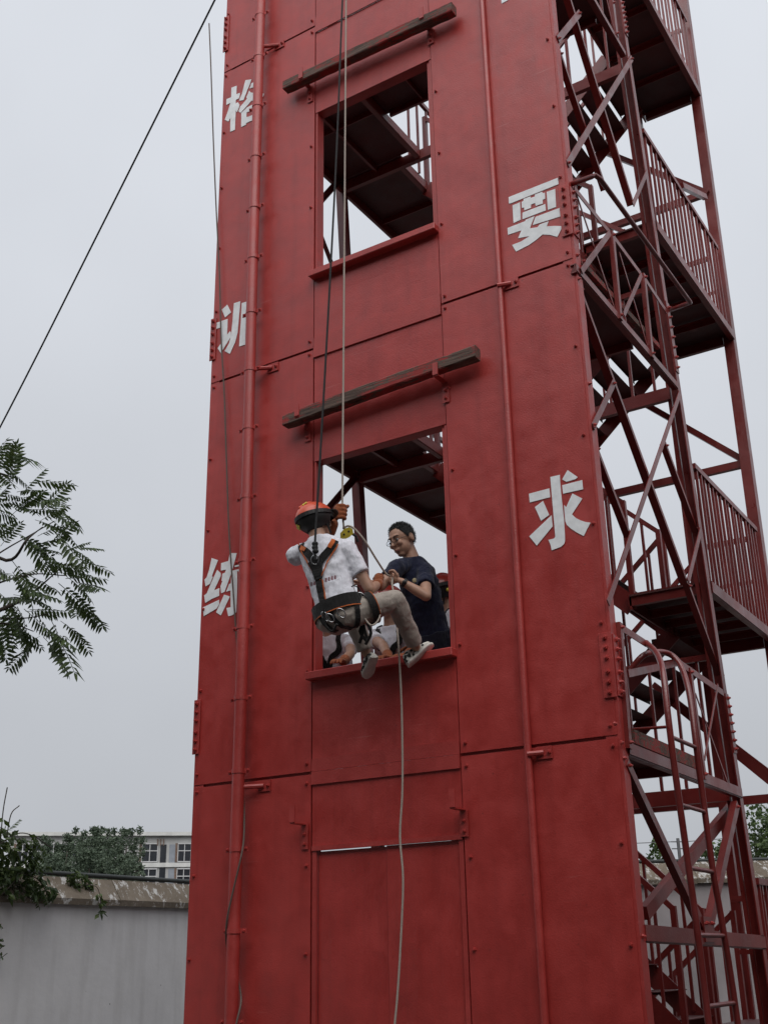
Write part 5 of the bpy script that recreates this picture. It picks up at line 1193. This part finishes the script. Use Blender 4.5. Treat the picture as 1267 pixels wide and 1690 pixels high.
# half-ruined building behind the poplars
CONC = simple('grey_concrete', (0.40, 0.40, 0.39), 0.9, 0, 0.16, 1.2, 0.2); CONCL = simple('pale_lintel', (0.55, 0.55, 0.53), 0.9, 0, 0.12, 2, 0.2); GLASSD = simple('dark_window_glass', (0.02, 0.023, 0.028), 0.12, 0, 0.3, 1, 0); FRAMEW = simple('white_window_frame', (0.5, 0.5, 0.5), 0.6, 0, 0.1, 5, 0); BRICKM = simple('bare_brick_jamb', (0.16, 0.11, 0.085), 0.95, 0, 0.35, 9, 0.5); BLUEP = simple('grey_blue_patch', (0.24, 0.26, 0.29), 0.9, 0, 0.1, 4, 0.1)
DB = 74.0; bo = pd(310, 1588, DB); bo.z = 0
bR = Vector((RGT.x, RGT.y, 0)).normalized(); bR = (bR * .985 + Vector((FWD.x, FWD.y, 0)).normalized() * .17).normalized(); bN = Vector((bR.y, -bR.x, 0))
if bN.dot(CAM - bo) < 0: bN = -bN
bld = tag(empty('concrete_building', bo), 'grey unfinished concrete building with white window frames behind the poplars', 'building')
mpp = DB / FPX
def bp(u, v, o=0.0): return bo + bR * ((u - 310) * mpp) + Vector((0, 0, (1588 - v) * mpp + 1.83)) + bN * o
def bbox(name, u0, v0, u1, v1, o0, o1, mat, parent):
    bm = bmesh.new(); P = [bp(u, v, o) for o in (o0, o1) for u, v in ((u0, v0), (u1, v0), (u1, v1), (u0, v1))]; V = [bm.verts.new(p) for p in P]
    for q in ((0, 1, 2, 3), (4, 7, 6, 5), (0, 4, 5, 1), (1, 5, 6, 2), (2, 6, 7, 3), (3, 7, 4, 0)): bm.faces.new([V[i] for i in q])
    return fin(bm, name, mat, parent)
VG = 1588 + 1.83 / mpp
bbox('wall', 10, 1384, 470, VG, -8, 0, CONC, bld); bbox('roof_slab', 6, 1380, 476, 1386, -8.2, .35, CONCL, bld)
for va, vb in ((1430, 1437), (1472, 1479)): bbox('floor_band', 10, va, 470, vb, -.1, .12, CONCL, bld)
for ua, ub in ((20, 60), (70, 120), (285, 330), (345, 400), (410, 455), (225, 252)):
    for va, vb in ((1398, 1429), (1439, 1471)):
        w_ = bbox('window', ua, va, ub, vb, -.05, .03, GLASSD, bld)
        bbox('window_frame', ua, va, ub, va + 1.6, .03, .10, FRAMEW, w_); bbox('window_frame', ua, vb - 1.6, ub, vb, .03, .10, FRAMEW, w_); bbox('window_frame', ua, (va * .62 + vb * .38), ub, (va * .62 + vb * .38) + 1.4, .03, .09, FRAMEW, w_)
        n_ = max(2, int((ub - ua) / 10))
        for i in range(n_ + 1): uu = ua + (ub - ua - 1.2) * i / n_; bbox('window_bar', uu, va, uu + 1.2, vb, .03, .085, FRAMEW, w_)
        bbox('brick_jamb', ua - 4, va, ua - .2, vb, .01, .06, BRICKM, bld); 
for va, vb in ((1400, 1430), (1440, 1470)): bbox('wall_patch', 271, va, 281, vb, .01, .04, BLUEP, bld)
sh2 = bbox('stair_shaft', 256, 1400, 266, 1475, -.05, .05, GLASSD, bld)
for i in range(3): bbox('broken_rod', 250 + i * 5, 1391, 251.8 + i * 5, 1402, .05, .12, BRICKM, bld)
# utility pole beyond the back wall
POLE = simple('pole_steel', (0.10, 0.10, 0.105), 0.6)
pp = pd(1118, 1384, 34); pole = tag(empty('utility_pole', Vector((pp.x, pp.y, 0))), 'slim utility pole with cross arms seen through the ladder bay', 'pole')
tube('mast', [Vector((pp.x, pp.y, 0)), pp], [.075, .05], POLE, pole, 8)
for dz in (.1, .3): tube('cross_arm', [pp - bR * .22 - Vector((0, 0, dz)), pp + bR * .22 - Vector((0, 0, dz))], .016, POLE, pole, 6)
for s in (-1, 1): tube('wire', [pp - Vector((0, 0, .1)) + bR * s * .2, pp + bR * s * 6 + Vector((0, 0, .3 if s > 0 else -.3))], .012, POLE, pole, 5)

# added unseen building and wing: they block low sky to shade the tower foot
YB = simple('grey_brick', (0.13, 0.12, 0.11), 0.9, 0, 0.2, 1.5, 0.2)
yb = tag(empty('shade_building', (0, -15, 0)), 'added unseen building with a side wing behind the viewer, shading the tower foot', 'building')
box('wall', (-34, -25, 0), (34, -14.5, 14.0), YB, yb); box('roof_slab', (-34.4, -25.4, 14.0), (34.4, -14.0, 14.3), CONC, yb)
box('shade_wing_wall', (10, -14.45, 0), (19, 20, 9.0), YB, yb); box('shade_wing_roof_slab', (9.6, -14.4, 9.0), (19.4, 20.4, 9.3), CONC, yb)
for i in range(9):
    for j in range(2):
        y, z = -12 + i * 3.4, 1.2 + j * 3.6
        w_ = box('window', (9.97, y, z), (10.02, y + 1.7, z + 1.7), GLASSD, yb); box('window_frame', (9.945, y + .82, z), (9.965, y + .88, z + 1.7), FRAMEW, w_)
for i in range(20):
    for j in range(4):
        x, z = -32 + i * 3.3, 1.1 + j * 3.5
        w_ = box('window', (x, -14.52, z), (x + 1.7, -14.47, z + 1.7), GLASSD, yb); box('window_frame', (x + .82, -14.465, z), (x + .88, -14.44, z + 1.7), FRAMEW, w_); box('window_sill', (x - .08, -14.50, z - .1), (x + 1.78, -14.38, z - .003), CONCL, w_)
